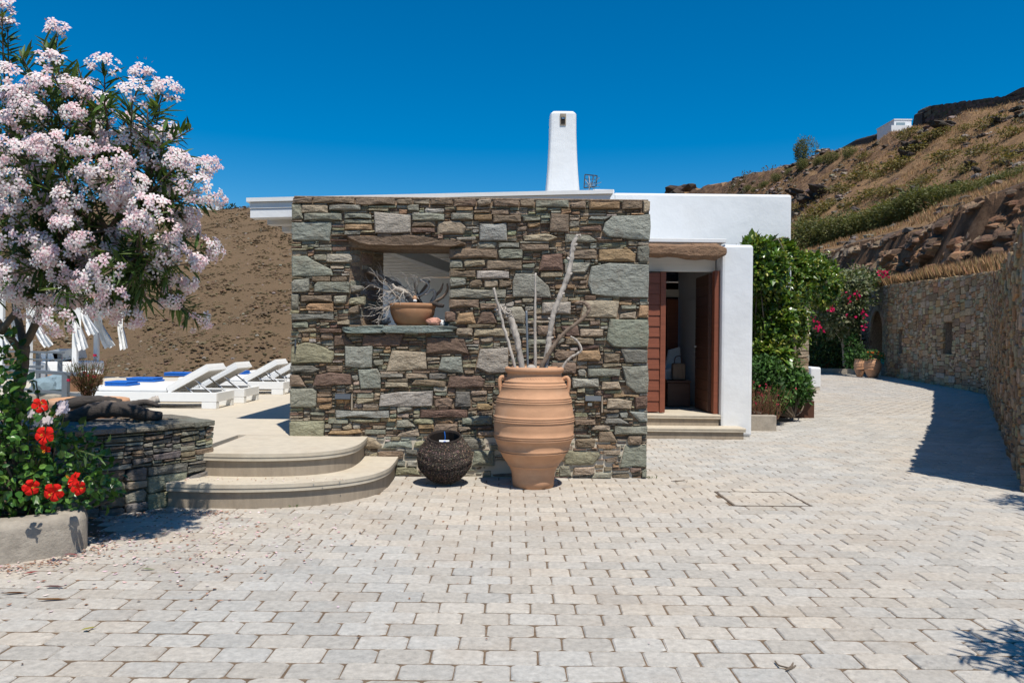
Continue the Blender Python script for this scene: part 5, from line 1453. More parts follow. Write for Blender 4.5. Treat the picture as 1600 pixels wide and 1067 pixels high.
# ------------------------------------------------------------------ on the hill
hb = P(1410, 198, 128)
fh = empty('house', (hb.x, 128, hill_z(hb.x, 128)), 'small white house on the skyline at the top right', 'house')
a, b = P(1397, 207, 128), P(1424, 188, 128)
mb = MB(); mb.box(a.x, b.x, 128, 134, a.z-4, b.z); mk('wall', mb, M['white'], fh)
mb = MB(); mb.box(lerp(a.x, b.x, .12), lerp(a.x, b.x, .62), 127.92, 127.99, lerp(a.z, b.z, .55), lerp(a.z, b.z, .78)); mk('window', mb, M['bluerock'], fh)
mb = MB(); mb.box(a.x-.1, b.x+.1, 127.9, 134.1, b.z+.002, b.z+.15); mk('roof', mb, M['trim'], fh)
mb = MB(); mb.box(a.x-1.2, b.x+.4, 126.5, 127.9, a.z-4, a.z+.75); mk('terrace_wall', mb, M['white'], fh)
def crest_wall(pixbot, pixtop, Y0, Y1, label):
    n = len(pixbot); mb = MB(); rng = random.Random(3)
    t = empty('stone_wall', P(*pixbot[n//2], (Y0+Y1)/2), label, 'wall')
    for i in range(n-1):
        Ya, Yb = lerp(Y0, Y1, i/(n-1)), lerp(Y0, Y1, (i+1)/(n-1))
        a0, b0, a1, b1 = P(*pixbot[i], Ya), P(*pixbot[i+1], Yb), P(*pixtop[i], Ya), P(*pixtop[i+1], Yb)
        for lv in range(8):
            for k in range(14):
                u0, u1 = (k+.5*(lv % 2))/14, (k+1+.5*(lv % 2))/14; v0, v1 = lv/8, (lv+1)/8
                f_ = lambda u, v: a0.lerp(b0, u).lerp(a1.lerp(b1, u), v)
                c = (f_(u0, v0)+f_(u1, v1))/2; d = (f_(u1, v0)-f_(u0, v0)); e = (f_(u0, v1)-f_(u0, v0))
                c = c+Vector((0, rng.uniform(-.15, .15), 0))
                mb.obox(c, d*.5*rng.uniform(.8, 1.1), Vector((0, .7+rng.uniform(-.2, .2), 0)), e*.5*rng.uniform(.75, 1.15), jc((.085, .068, .054), .45, rng))
        q = [a0-Vector((0, 0, 3)), b0-Vector((0, 0, 3)), b1-Vector((0, 0, .3)), a1-Vector((0, 0, .3))]
        off = Vector((0, .2, 0)); off2 = Vector((0, 1.5, 0))
        mb.add([p+off for p in q]+[p+off2 for p in q], [(0,1,2,3),(7,6,5,4),(3,2,6,7),(0,3,7,4),(1,5,6,2)], (.05, .042, .036))
    mk('masonry', mb, M['rock'], t, kind='stuff')
crest_wall([(1424, 212), (1450, 202), (1500, 190), (1550, 178), (1610, 166)], [(1437, 172), (1450, 168), (1500, 161), (1550, 155), (1610, 152)], 112, 88, 'dark dry stone wall along the crest of the hill at upper right')
crest_wall([(1570, 156), (1590, 152), (1625, 148)], [(1573, 149), (1590, 140), (1625, 136)], 106, 98, 'dark ruined stone hut at the upper right corner of the hill')
crest_wall([(1305, 242), (1335, 226), (1370, 215), (1425, 208)], [(1307, 236), (1335, 220), (1370, 210), (1425, 204)], 165, 130, 'low dark stone wall below the small white house on the ridge')
# ------------------------------------------------------------------ foliage helpers
def leaf_shape(L, W, kind='ovate'):
    """local leaf along +x, normal +z; returns verts, faces"""
    if kind == 'lance':
        v = [(0, 0, 0), (L*.3, W*.45, L*.02), (L*.65, W*.42, L*.0), (L, 0, -L*.06), (L*.65, -W*.42, L*.0), (L*.3, -W*.45, L*.02), (L*.45, 0, -W*.18)]
        f = [(0, 6, 1), (1, 6, 2), (2, 6, 3), (3, 6, 4), (4, 6, 5), (5, 6, 0)]
    elif kind == 'quad':
        v = [(0, 0, 0), (L*.5, W*.5, L*.05), (L, 0, -L*.05), (L*.5, -W*.5, L*.05)]
        f = [(0, 2, 1), (0, 3, 2)]
    else:
        v = [(0, 0, 0), (L*.25, W*.42, L*.06), (L*.6, W*.42, L*.05), (L, 0, -L*.1), (L*.6, -W*.42, L*.05), (L*.25, -W*.42, L*.06), (L*.5, 0, -L*.01)]
        f = [(0, 6, 1), (1, 6, 2), (2, 6, 3), (3, 6, 4), (4, 6, 5), (5, 6, 0)]
    return v, f
def basis(d, up, rng=None):
    d = d.normalized(); s = up.cross(d)
    if s.length < 1e-4: s = Vector((1, 0, 0)).cross(d)
    s.normalize(); n = d.cross(s)
    return d, s, n
def put_leaf(mb, p, d, up, L, W, col, kind):
    d, s, n = basis(d, up); v, f = leaf_shape(L, W, kind)
    mb.add([p+d*a+s*b+n*c for a, b, c in v], f, col)
def rv(rng):
    while True:
        v = Vector((rng.uniform(-1, 1), rng.uniform(-1, 1), rng.uniform(-1, 1)))
        if .05 < v.length < 1: return v.normalized()
def cloud(mb, ells, n, L, W, cols, rng, kind='ovate', lump=.35, lf=2.2, zmin=.03, inner=.25, frontonly=None):
    """leaves through the outer shell of lumpy ellipsoids"""
    wts = [e[1][0]*e[1][2]+e[1][0]*e[1][1]+e[1][1]*e[1][2] for e in ells]; tot = sum(wts)
    for (c, r), w_ in zip(ells, wts):
        c = Vector(c); sd_ = Vector((rng.uniform(0, 90), rng.uniform(0, 90), 0))
        for k in range(int(n*w_/tot)):
            d = rv(rng)
            g = 1+lump*noise.noise(d*lf+sd_)*1.5
            q = g*(rng.uniform(.55, .9) if rng.random() < inner else rng.uniform(.86, 1.06))
            p = c+Vector((d.x*r[0], d.y*r[1], d.z*r[2]))*q
            if p.z < zmin: continue
            dd = (d*.9+rv(rng)*.9+Vector((0, 0, .15)))
            up = (d+Vector((0, 0, .7))+rv(rng)*.6)
            s = rng.uniform(.7, 1.25)
            put_leaf(mb, p, dd, up, L*s, W*s, jc(cols[int(rng.random()**1.2*len(cols))], .25, rng), kind)
def stems(mb, base, tips, r, rng, col=(1, 1, 1)):
    for t in tips:
        m = Vector(base).lerp(Vector(t), .5)+rv(rng)*.12*(Vector(t)-Vector(base)).length
        mb.tube(catmull([base, m, t], 4), [interp(i, [0, 8], [r, r*.35]) for i in range(9)], 5, col)

def plant(name, mb, mat, label, cat='plant'):
    V = [Vector(v) for v in mb.V]; lo = min(v.z for v in V); c = sum(V, Vector())/len(V)
    t = empty(name, (c.x, c.y, lo), label, cat); mk('foliage', mb, mat, t, kind='stuff'); return t
# ------------------------------------------------------------------ oleander
RO = random.Random(71)
tree = empty('oleander_tree', (-3.62, 5.66, .19), 'pale pink flowering oleander tree at the upper left', 'tree')
mb = MB()
T0 = Vector((-3.62, 5.66, .15))
fork = P(38, 540, 5.62)
trunkp = [T0, P(22, 640, 5.65), P(33, 590, 5.63), fork]
mb.tube(catmull(trunkp, 5), [interp(i, [0, 15], [.050, .040]) for i in range(16)], 10, jit=.07, rng=RO)
b1 = [fork, P(58, 500, 5.55), P(66, 455, 5.5), P(62, 400, 5.5), P(70, 330, 5.5), P(85, 240, 5.5)]
b2 = [fork, P(25, 480, 5.7), P(28, 430, 5.75), P(20, 340, 5.75), P(25, 240, 5.7)]
b3 = [fork-Vector((.02, 0, .05)), P(-5, 500, 5.5), P(-50, 450, 5.45), P(-90, 360, 5.5)]
b4 = [P(0, 520, 5.4), P(30, 480, 5.38), P(62, 440, 5.35), P(110, 395, 5.2), P(170, 360, 5.05)]
for b, r0 in ((b1, .032), (b2, .03), (b3, .028), (b4, .024)):
    k = catmull(b, 5); mb.tube(k, [interp(i, [0, len(k)-1], [r0, r0*.45]) for i in range(len(k))], 8, jit=.08, rng=RO)
hubs = [P(62, 400, 5.5), P(85, 240, 5.5), P(20, 340, 5.75), P(25, 240, 5.7), P(-60, 400, 5.45), P(110, 395, 5.2), P(170, 360, 5.05), P(170, 240, 5.4), P(220, 320, 5.1), P(215, 400, 5.0)]
for a, b in ((0, 6), (1, 7), (6, 8), (5, 9)): mb.tube([hubs[a], hubs[a].lerp(hubs[b], .5)+Vector((0, 0, .05)), hubs[b]], [.02, .016, .012], 6)
px_cl = [(90, 55), (12, 47), (3, 20), (163, 112), (222, 122), (255, 148), (207, 155), (152, 168), (118, 182), (62, 140), (78, 108), (38, 160), (20, 195), (75, 232), (130, 235),
         (200, 200), (243, 218), (182, 258), (236, 252), (274, 262), (322, 262), (298, 300), (328, 310), (268, 300), (150, 290), (62, 275), (108, 300), (20, 290), (232, 330), (190, 320),
         (284, 338), (256, 365), (321, 388), (300, 412), (215, 350), (130, 380), (62, 378), (20, 372), (168, 418), (214, 432), (252, 430), (288, 442), (266, 462), (182, 462), (200, 492),
         (304, 494), (155, 392), (112, 345), (50, 420), (10, 428), (102, 425), (15, 240), (205, 290), (160, 480), (98, 500), (48, 175), (110, 140), (15, 130), (270, 398), (145, 440), (20, 455), (8, 330)]
def crown_depth(px, py):
    # rounded crown: nearer in the middle, the outline at the trunk's own distance
    e = ((px-110)/240)**2+((py-290)/270)**2
    return 5.5-.80*math.sqrt(max(0, 1-e))
tips = []
for px, py in px_cl:
    Y = crown_depth(px, py)+RO.uniform(-.15, .35)
    tips.append((P(px, py, Y), True))
for k in range(46):     # flowers and bare tips on the far side and inside
    px, py = RO.uniform(-50, 290), RO.uniform(70, 470)
    e = ((px-80)/250)**2+((py-290)/250)**2
    if e > .75 or (px > 150 and py < 190): continue
    tips.append((P(px, py, 5.6+.7*math.sqrt(1-e)*RO.uniform(-.5, 1)), RO.random() < .5))
for k in range(85):
    px, py = RO.uniform(-15, 300), RO.uniform(110, 480)
    e = ((px-100)/215)**2+((py-310)/200)**2
    if e > .9 or (px > 160 and py < 220): continue
    tips.append((P(px, py, crown_depth(px, py)+RO.uniform(.0, .5)), True))
for k in range(55):
    px, py = RO.uniform(-60, 310), RO.uniform(110, 500)
    e = ((px-100)/235)**2+((py-310)/215)**2
    if e > 1 or (px > 170 and py < 200): continue
    tips.append((P(px, py, 5.5+.8*math.sqrt(1-e)*RO.uniform(-.8, .6)), False))
for px, py in ((30, 80), (85, 90), (105, 120), (160, 140), (230, 165), (255, 200), (290, 235), (300, 260), (300, 490), (280, 480), (205, 480), (120, 470), (160, 455), (95, 455), (235, 480), (250, 165), (120, 100), (65, 65)):
    tips.append((P(px, py, crown_depth(px, py)+RO.uniform(-.1, .2)), False))
LG = [(.050, .095, .026), (.068, .125, .032), (.09, .155, .040), (.040, .076, .024), (.12, .175, .048)]
leaves_near = []
fol = MB(); flow_me = []
lm = []
for c in LG:
    for kk in range(2):
        tmp = MB(); v, f = leaf_shape(.135, .022, 'lance'); tmp.add(v, f, jc(c, .15, RO))
        me_o = mk('leaf', tmp, M['leaf2'], tree, origin=(0, 0, 0)); lm.append(me_o.data); bpy.data.objects.remove(me_o, do_unlink=True)
nleaf = 0
for tip, fl in tips:
    hub = min(hubs, key=lambda h: (h-tip).length+ (0 if h.z < tip.z+.1 else .4))
    mid = hub.lerp(tip, .55)+Vector((RO.uniform(-.06, .06), RO.uniform(-.06, .06), -.04))
    mb.tube(catmull([hub, mid, tip], 4), [interp(i, [0, 8], [.010, .004]) for i in range(9)], 5)
    d = (tip-mid).normalized()
    nl = 26 if not fl else 22
    for k in range(nl):
        t = RO.uniform(.02, .30); p = tip-d*t+rv(RO)*.01
        sd_ = rv(RO); sd_ = (sd_-d*sd_.dot(d)).normalized()
        ld = (d*RO.uniform(.25, .9)+sd_*RO.uniform(.6, 1.0)+Vector((0, 0, -.12))).normalized()
        s = RO.uniform(.75, 1.25)
        if nleaf < 300 and tip.y < 5.2 and RO.random() < .35:
            dd, ss, nn = basis(ld, Vector((0, 0, 1))+rv(RO)*.4)
            Mx = Matrix(((dd.x, ss.x, nn.x, p.x), (dd.y, ss.y, nn.y, p.y), (dd.z, ss.z, nn.z, p.z), (0, 0, 0, 1))) @ Matrix.Scale(s, 4)
            inst('leaf', RO.choice(lm), tree, Mx); nleaf += 1
        else:
            put_leaf(fol, p, ld, Vector((0, 0, 1))+rv(RO)*.4, .135*s, .022*s, jc(RO.choice(LG), .2, RO), 'lance')
    if fl:
        fm = MB(); n = RO.randint(15, 25); ctr = P(95, 320, 5.6); out = (d*.5+(tip-ctr).normalized()*.8+Vector((.0, -.55, .10))+rv(RO)*.3).normalized()
        rad = RO.uniform(.065, .115)
        for k in range(n):
            e = rv(RO)
            if e.dot(out) < -.25: e = -e
            c = tip+out*.03+Vector((e.x*rad*1.1, e.y*rad*1.1, e.z*rad*.85))*RO.uniform(.65, 1.05)
            fd = (e*.7+out*.7+Vector((0, -.25, 0))+rv(RO)*.4).normalized()
            ax, s1, s2 = basis(fd, rv(RO)); rf = RO.uniform(.021, .028); ph = RO.uniform(0, 6)
            pc = RO.choice([(.86, .72, .72), (.88, .79, .78), (.84, .64, .66), (.88, .83, .81)])
            for q in range(5):
                a = ph+q*2*math.pi/5
                u = s1*math.cos(a)+s2*math.sin(a); v_ = -s1*math.sin(a)+s2*math.cos(a)
                fm.add([c, c+u*rf*.55+v_*rf*.27+ax*rf*.25, c+u*rf*1.08+v_*rf*.36+ax*rf*.10, c+u*rf*1.2-v_*rf*.16+ax*rf*.03, c+u*rf*.6-v_*rf*.27+ax*rf*.22], [(0, 4, 3, 2, 1)], jc(pc, .05, RO))
            fm.add([c+ax*.006+s1*.007, c+ax*.006-s1*.0035+s2*.006, c+ax*.006-s1*.0035-s2*.006, c+ax*.003], [(0, 1, 2)], (.78, .40, .46))
            fm.add([c+ax*.004+s1*.004, c+ax*.004-s1*.002+s2*.0035, c+ax*.004-s1*.002-s2*.0035, c+ax*.009], [(0, 1, 3), (1, 2, 3), (2, 0, 3)], (.75, .30, .35))
            fm.tube([c-ax*.002, c-ax*.022, tip-d*.02], [.002, .0015, .001], 3, (.16, .18, .06), cap=False)
        for k in range(5):
            e = rv(RO); c = tip+out*.05+e*rad*.9; put_leaf(fm, c, e, rv(RO), .02, .008, (.48, .22, .15), 'quad')
        mk('flower_cluster', fm, M['petal'], tree)
mk('trunk', mb, M['bark'], tree, smooth=True)
mk('foliage', fol, M['leaf2'], tree, kind='stuff')

# ------------------------------------------------------------------ hibiscus in the bed
RHb = random.Random(81)
hib = empty('hibiscus_bush', (-3.3, 5.35, .19), 'leafy hibiscus with large red flowers in the planting bed at lower left', 'bush')
ells = [((-3.35, 5.35, .55), (.42, .33, .42)), ((-3.62, 5.15, .75), (.40, .35, .55)), ((-3.10, 5.45, .42), (.30, .22, .28)), ((-3.66, 5.35, 1.15), (.25, .25, .35)), ((-4.05, 5.0, .62), (.4, .35, .45))]
mb = MB(); cols = [(.045, .120, .020), (.065, .155, .026), (.09, .195, .034), (.13, .25, .045), (.032, .085, .016)]
lmh = []
for c in cols:
    tmp = MB(); v, f = leaf_shape(.07, .045); tmp.add(v, f, c); o = mk('leaf', tmp, M['leaf'], hib, origin=(0, 0, 0)); lmh.append(o.data); bpy.data.objects.remove(o, do_unlink=True)
for c, r in ells:
    c = Vector(c)
    for k in range(75):
        d = rv(RHb)
        if d.y > .2: d.y = -d.y
        p = c+Vector((d.x*r[0], d.y*r[1], d.z*r[2]))*RHb.uniform(.9, 1.1)
        if p.z < .27: continue
        dd, ss, nn = basis((d+rv(RHb)*.8), d+Vector((0, -.3, .6))+rv(RHb)*.5); s = RHb.uniform(.6, 1.15)
        inst('leaf', RHb.choice(lmh), hib, Matrix(((dd.x, ss.x, nn.x, p.x), (dd.y, ss.y, nn.y, p.y), (dd.z, ss.z, nn.z, p.z), (0, 0, 0, 1))) @ Matrix.Scale(s, 4))
cloud(mb, ells, 2900, .065, .042, cols, RHb, zmin=.24, inner=.45)
mk('foliage', mb, M['leaf'], hib, kind='stuff')
mb = MB(); stems(mb, Vector((-3.4, 5.45, .18)), [Vector(c)+rv(RHb)*.3 for c, r in ells for _ in range(7)], .012, RHb); mk('stems', mb, M['bark'], hib)
# bare arching leafy shoot reaching right
mb = MB(); sp = catmull([Vector((-3.0, 5.4, .5)), P(118, 705, 5.15), P(150, 712, 5.1)], 6)
mb.tube(sp, .005, 5, (.12, .16, .05))
for k in range(16):
    p = sp[RHb.randint(3, len(sp)-1)]; put_leaf(mb, p, Vector((RHb.uniform(.1, 1), -.3, RHb.uniform(-.6, .4))), Vector((0, 0, 1)), .11, .018, jc((.06, .11, .03), .3, RHb), 'lance')
mk('shoot', mb, M['leaf'], hib)
for px, py, Y, sc_, dirn in ((71, 680, 4.92, 1.0, (.1, -1, .15)), (48, 761, 4.85, .85, (.75, -.7, .1)), (85, 768, 4.80, 1.0, (.15, -1, -.1)), (117, 750, 5.0, .95, (-.5, -.7, .5)), (122, 762, 4.98, .8, (.8, -.6, 0)), (62, 634, 5.0, .85, (.6, -.5, .4)), (72, 700, 4.93, .55, (0, -.8, -.6))):
    c = P(px, py, Y); ax, s1, s2 = basis(Vector(dirn), rv(RHb)); mbf = MB(); rf = .054*sc_; ph = RHb.uniform(0, 6)
    for q in range(5):
        a = ph+q*2*math.pi/5; u = s1*math.cos(a)+s2*math.sin(a); v_ = -s1*math.sin(a)+s2*math.cos(a)
        pts = [c, c+u*rf*.45+v_*rf*.30+ax*rf*.30, c+u*rf*.85+v_*rf*.52+ax*rf*.30, c+u*rf*1.12+v_*rf*.18+ax*rf*.12, c+u*rf*1.1-v_*rf*.2+ax*rf*.16, c+u*rf*.85-v_*rf*.5+ax*rf*.18, c+u*rf*.45-v_*rf*.28+ax*rf*.26, c+u*rf*.7+ax*rf*.36]
        pts = [p+rv(RHb)*rf*.06 if i else p for i, p in enumerate(pts)]
        mbf.add(pts, [(0, 7, 1), (1, 7, 2), (2, 7, 3), (3, 7, 4), (4, 7, 5), (5, 7, 6), (6, 7, 0)], jc((.72, .018, .012), .12, RHb))
    fo = mk('flower', mbf, M['petal'], hib)
    mbf = MB(); mbf.tube([c, c+ax*rf*.6, c+ax*rf*1.15+Vector((0, 0, .006))], [.004, .0035, .003], 6, (.6, .02, .02))
    for k in range(12): mbf.obox(c+ax*rf*RHb.uniform(.85, 1.2)+rv(RHb)*.006, (.0022, 0, 0), (0, .0022, 0), (0, 0, .0022), (.85, .45, .05))
    mk('stamen', mbf, M['petal'], fo)
# small pale flowers hanging by the hibiscus (oleander sprig)
sprig = MB()
for px, py in ((98, 628), (90, 640), (75, 655), (50, 650), (62, 662), (102, 640)):
    c = P(px, py, 5.15)
    for k in range(2):
        cc = c+rv(RHb)*.02; ax, s1, s2 = basis(Vector((RHb.uniform(-.5, .5), -1, .2)), rv(RHb)); rf = .026
        for q in range(5):
            a = q*2*math.pi/5; u = s1*math.cos(a)+s2*math.sin(a); v_ = -s1*math.sin(a)+s2*math.cos(a)
            sprig.add([cc, cc+u*rf*.6+v_*rf*.4, cc+u*rf*1.1+v_*rf*.3, cc+u*rf*1.1-v_*rf*.3, cc+u*rf*.6-v_*rf*.4], [(0, 4, 3, 2, 1)], (.80, .70, .72))
    sprig.tube([c, c+Vector((-.05, .05, -.1)), Vector((-3.45, 5.45, .3))], .003, 4, (.2, .22, .08), cap=False)
plant('oleander_sprig', sprig, M['petal'], 'small pale pink oleander sprig hanging among the hibiscus leaves')
# dry shrub in the terracotta bowl
mb = MB(); c0_ = lc+Vector((.0, -.03, .33))
for k in range(120):
    d = Vector((RHb.uniform(-.55, .55), RHb.uniform(-.5, .5), 1)).normalized(); L = RHb.uniform(.22, .50)
    e = c0_+d*L+Vector((RHb.uniform(-.04, .04), 0, 0)); mb.tube([c0_+rv(RHb)*.05, c0_+d*L*.5, e], [.003, .0025, .0015], 3, jc((.13, .085, .045), .4, RHb), cap=False)
    for q in range(7):
        p = (c0_+d*L*RHb.uniform(.35, 1)); put_leaf(mb, p+rv(RHb)*.02, d+rv(RHb), rv(RHb), .03, .008, jc(RHb.choice([(.10, .12, .04), (.16, .11, .06), (.07, .09, .03), (.20, .08, .07)]), .3, RHb), 'quad')
    if k % 22 == 0: mb.obox(e, (.012, 0, 0), (0, .012, 0), (0, 0, .012), (.6, .04, .10))
plant('shrub', mb, M['dry'], 'dry reddish shrub with a few pink flowers growing in the shallow terracotta bowl')
mb = MB(); q = P(132, 585, 13.4); 
for k in range(90):
    d = Vector((RHb.uniform(-.5, .5), RHb.uniform(-.3, .3), 1)).normalized(); p = Vector((q.x+RHb.uniform(-.25, .2), 13.4, q.z-.1)); e = p+d*RHb.uniform(.15, .3)
    mb.tube([p, e], [.006, .003], 3, jc((.14, .19, .10), .3, RHb), cap=False)
plant('lavender', mb, M['leaf2'], 'grey green lavender growing in the brown trough')

# ------------------------------------------------------------------ glossy shrubs by the white pillar
RS = random.Random(91)
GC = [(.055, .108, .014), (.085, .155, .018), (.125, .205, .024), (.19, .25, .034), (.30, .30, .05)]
def E(px, py, Y, rx, rz, ry=None):
    c = P(px, py, Y); s = Y/F
    return ((c.x, c.y, c.z), (rx*s, (ry or rx)*s, rz*s))
big = empty('glossy_shrub', (5.3, 15.3, .2), 'tall glossy dark green shrub climbing beside the white pillar', 'bush')
mb = MB()
el = [E(1190, 425, 14.6, 40, 45), E(1205, 500, 14.8, 38, 55), E(1228, 430, 16, 42, 42), E(1232, 500, 16.5, 26, 52), E(1200, 560, 14.6, 32, 40), E(1262, 432, 18, 30, 32), E(1283, 440, 19, 26, 36), E(1180, 390, 14.4, 18, 18), E(1215, 395, 15, 22, 18)]
cloud(mb, el, 17500, .088, .048, GC, RS, lump=.38, lf=3.2, inner=.3)
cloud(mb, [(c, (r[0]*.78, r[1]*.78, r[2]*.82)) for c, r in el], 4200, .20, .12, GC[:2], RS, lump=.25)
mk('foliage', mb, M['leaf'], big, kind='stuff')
mb = MB(); stems(mb, Vector((5.2, 15.2, .1)), [Vector(c)+rv(RS)*.15 for c, r in el if c[1] < 17 for _ in range(4)], .02, RS)
for a, b in (((1205, 378, 14.6), (1232, 372, 14.5)), ((1205, 380, 14.6), (1225, 392, 14.4))):
    mb.tube(catmull([P(*a), P((a[0]+b[0])/2, a[1]-6, 14.6), P(*b)], 4), [.008]*9, 4)
mk('stems', mb, M['bark'], big)
low_s = empty('round_shrub', (5.4, 15.2, .2), 'low rounded green shrub in front of the tall glossy shrub', 'bush')
mb = MB(); el = [E(1222, 600, 14.6, 36, 36), E(1196, 588, 14.0, 26, 30), E(1246, 608, 15.2, 20, 26), E(1205, 622, 13.9, 30, 20)]
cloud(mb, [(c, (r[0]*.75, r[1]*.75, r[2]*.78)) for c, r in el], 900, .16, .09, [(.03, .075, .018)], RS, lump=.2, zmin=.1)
cloud(mb, el, 4200, .085, .040, [(.05, .12, .026), (.07, .16, .036), (.10, .205, .048), (.04, .09, .024)], RS, lump=.3, zmin=.1)
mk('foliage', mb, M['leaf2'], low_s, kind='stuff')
mb = MB(); stems(mb, Vector((5.3, 14.4, .1)), [Vector(c)+rv(RS)*.25 for c, r in el for _ in range(6)], .02, RS); mk('stems', mb, M['bark'], low_s)
pinkp = empty('pink_plant', (4.6, 13.1, .2), 'wispy red stemmed plant with tiny pink flowers at the foot of the white pillar', 'plant')
mb = MB(); mf = MB()
for k in range(150):
    b = Vector((RS.uniform(3.95, 4.55), RS.uniform(13.0, 13.3), .18)); d = Vector((RS.uniform(-.45, .6), RS.uniform(-.5, .3), 1)).normalized(); L = RS.uniform(.25, .68)
    e = b+d*L; mb.tube([b, b+d*L*.5+rv(RS)*.02, e], [.004, .003, .0015], 3, jc((.20, .10, .065), .4, RS), cap=False)
    for q in range(6): put_leaf(mb, b+d*L*RS.uniform(.1, .9), d+rv(RS), rv(RS), .035, .010, jc(RS.choice([(.09, .12, .04), (.16, .12, .06), (.2, .09, .07)]), .3, RS), 'quad')
    if RS.random() < .22:
        for q in range(3): put_leaf(mf, e+rv(RS)*.012, rv(RS), rv(RS), .03, .022, (.62, .03, .10), 'quad')
mk('stems', mb, M['dry'], pinkp, kind='stuff'); mk('flowers', mf, M['petal'], pinkp, kind='stuff')

# ------------------------------------------------------------------ bougainvillea and hedge at the end of the drive
bou = empty('bougainvillea', (15.2, 39, 0), 'pale leaved bougainvillea with a few magenta flowers at the end of the drive', 'bush')
mb = MB()
el = [E(1320, 455, 37, 38, 30), E(1336, 440, 37.5, 24, 22), E(1300, 490, 38, 34, 34), E(1320, 485, 36.8, 28, 26), E(1372, 435, 38, 16, 12), E(1324, 505, 37, 18, 28)]
cloud(mb, el, 6500, .19, .10, [(.16, .165, .08), (.19, .21, .12), (.06, .10, .03), (.25, .26, .16), (.045, .075, .025)], RS, lump=.4, lf=3)
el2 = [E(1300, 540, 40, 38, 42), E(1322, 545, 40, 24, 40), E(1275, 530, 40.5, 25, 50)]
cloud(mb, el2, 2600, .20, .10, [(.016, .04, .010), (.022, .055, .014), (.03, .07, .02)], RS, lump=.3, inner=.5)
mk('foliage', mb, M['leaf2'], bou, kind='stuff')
for px, py, n in ((1295, 482, 16), (1383, 428, 14), (1376, 426, 10), (1340, 462, 9), (1273, 499, 9), (1278, 515, 6), (1350, 490, 8), (1352, 510, 7), (1326, 470, 5), (1283, 512, 6), (1316, 455, 4), (1330, 492, 5)):
    fm = MB(); c = P(px, py, 35.6)
    for k in range(n): put_leaf(fm, c+rv(RS)*.16, rv(RS), rv(RS), .16, .13, jc((.60, .012, .10), .2, RS), 'quad')
    mk('flower_cluster', fm, M['petal'], bou)
mb = MB(); stems(mb, P(1318, 572, 38.9), [P(1312, 500, 36.9), P(1305, 520, 37), P(1330, 510, 37), P(1318, 490, 36.8), P(1345, 500, 37)], .035, RS); mk('stems', mb, M['silver'], bou)
gp_ = MB(); cloud(gp_, [E(1332, 545, 36.5, 12, 20), E(1331, 562, 36.2, 10, 12)], 500, .16, .08, [(.05, .13, .03), (.09, .19, .05), (.03, .08, .02)], RS)
plant('green_plant', gp_, M['leaf2'], 'fresh green leafy plant behind the farther terracotta jar')
c, Hh, r, t_ = PJ1; mbp = MB(); cloud(mbp, [((c.x, c.y, Hh+.25), (r*.9, r*.9, .4))], 260, .14, .06, [(.025, .06, .015), (.04, .09, .02)], RS); plant('pot_plant', mbp, M['leaf2'], 'dark green plant growing in the farther terracotta jar')
c, Hh, r, t_ = PJ2; mbp = MB(); cloud(mbp, [((c.x, c.y, Hh+.12), (r*1.2, r*1.1, .22))], 300, .12, .05, [(.05, .12, .03), (.08, .17, .04)], RS)
for k in range(10): p = Vector((c.x+RS.uniform(-.4, .4), c.y-.3, Hh+RS.uniform(.1, .3))); mbp.obox(p, (.03, 0, 0), (0, .03, 0), (0, 0, .025), (.6, .17, .03))
plant('pot_plant', mbp, M['leaf2'], 'low green plant with orange flowers growing in the nearer terracotta jar')
mbp = MB(); cloud(mbp, [((P(1382, 552, 36.65).x, 36.65, .95), (.22, .22, .16))], 90, .12, .06, [(.05, .12, .03)], RS); plant('pot_plant', mbp, M['leaf2'], 'small green plant growing in the turquoise pot')

# ------------------------------------------------------------------ hillside vegetation
RH = random.Random(101)
def hillpt(px, py, lo=20, hi=260):
    """where the line of sight through a pixel meets the hillside"""
    Y = lo
    while Y < hi:
        q = P(px, py, Y)
        if q.x > wall_x(Y)+.4 and hill_z(q.x, Y) > q.z: return Vector((q.x, Y, hill_z(q.x, Y)))
        Y += .4
    return None
OG = [(.125, .135, .045), (.155, .165, .058), (.19, .19, .072), (.10, .108, .038)]
protos = []
def shrub_mesh(seed, col, n, L, W, shape=(1, 1, .8)):
    rng = random.Random(seed); mb = MB()
    el = [((0, 0, .65*shape[2]), (.8*shape[0], .8*shape[1], .75*shape[2]))]+[((rng.uniform(-.5, .5), rng.uniform(-.4, .4), rng.uniform(.5, 1.0)*shape[2]), (.45, .45, .42*shape[2])) for _ in range(4)]
    cloud(mb, el, n, L, W, col, rng, kind='quad', lump=.35, zmin=-.1)
    return mb
ORD = ['leftmost', 'second from the left', 'third from the left', 'fourth from the left', 'fifth from the left', 'sixth from the left', 'seventh from the left', 'eighth from the left', 'ninth from the left', 'eighth from the right', 'seventh from the right', 'sixth from the right', 'fifth from the right', 'fourth from the right', 'third from the right', 'second from the right', 'rightmost']
hedge_px = [(1262, 368), (1285, 366), (1308, 362), (1330, 357), (1352, 352), (1374, 348), (1396, 343), (1418, 337), (1440, 332), (1462, 326), (1484, 320), (1506, 315), (1528, 307), (1550, 302), (1572, 297), (1594, 292), (1616, 288)]
first = None
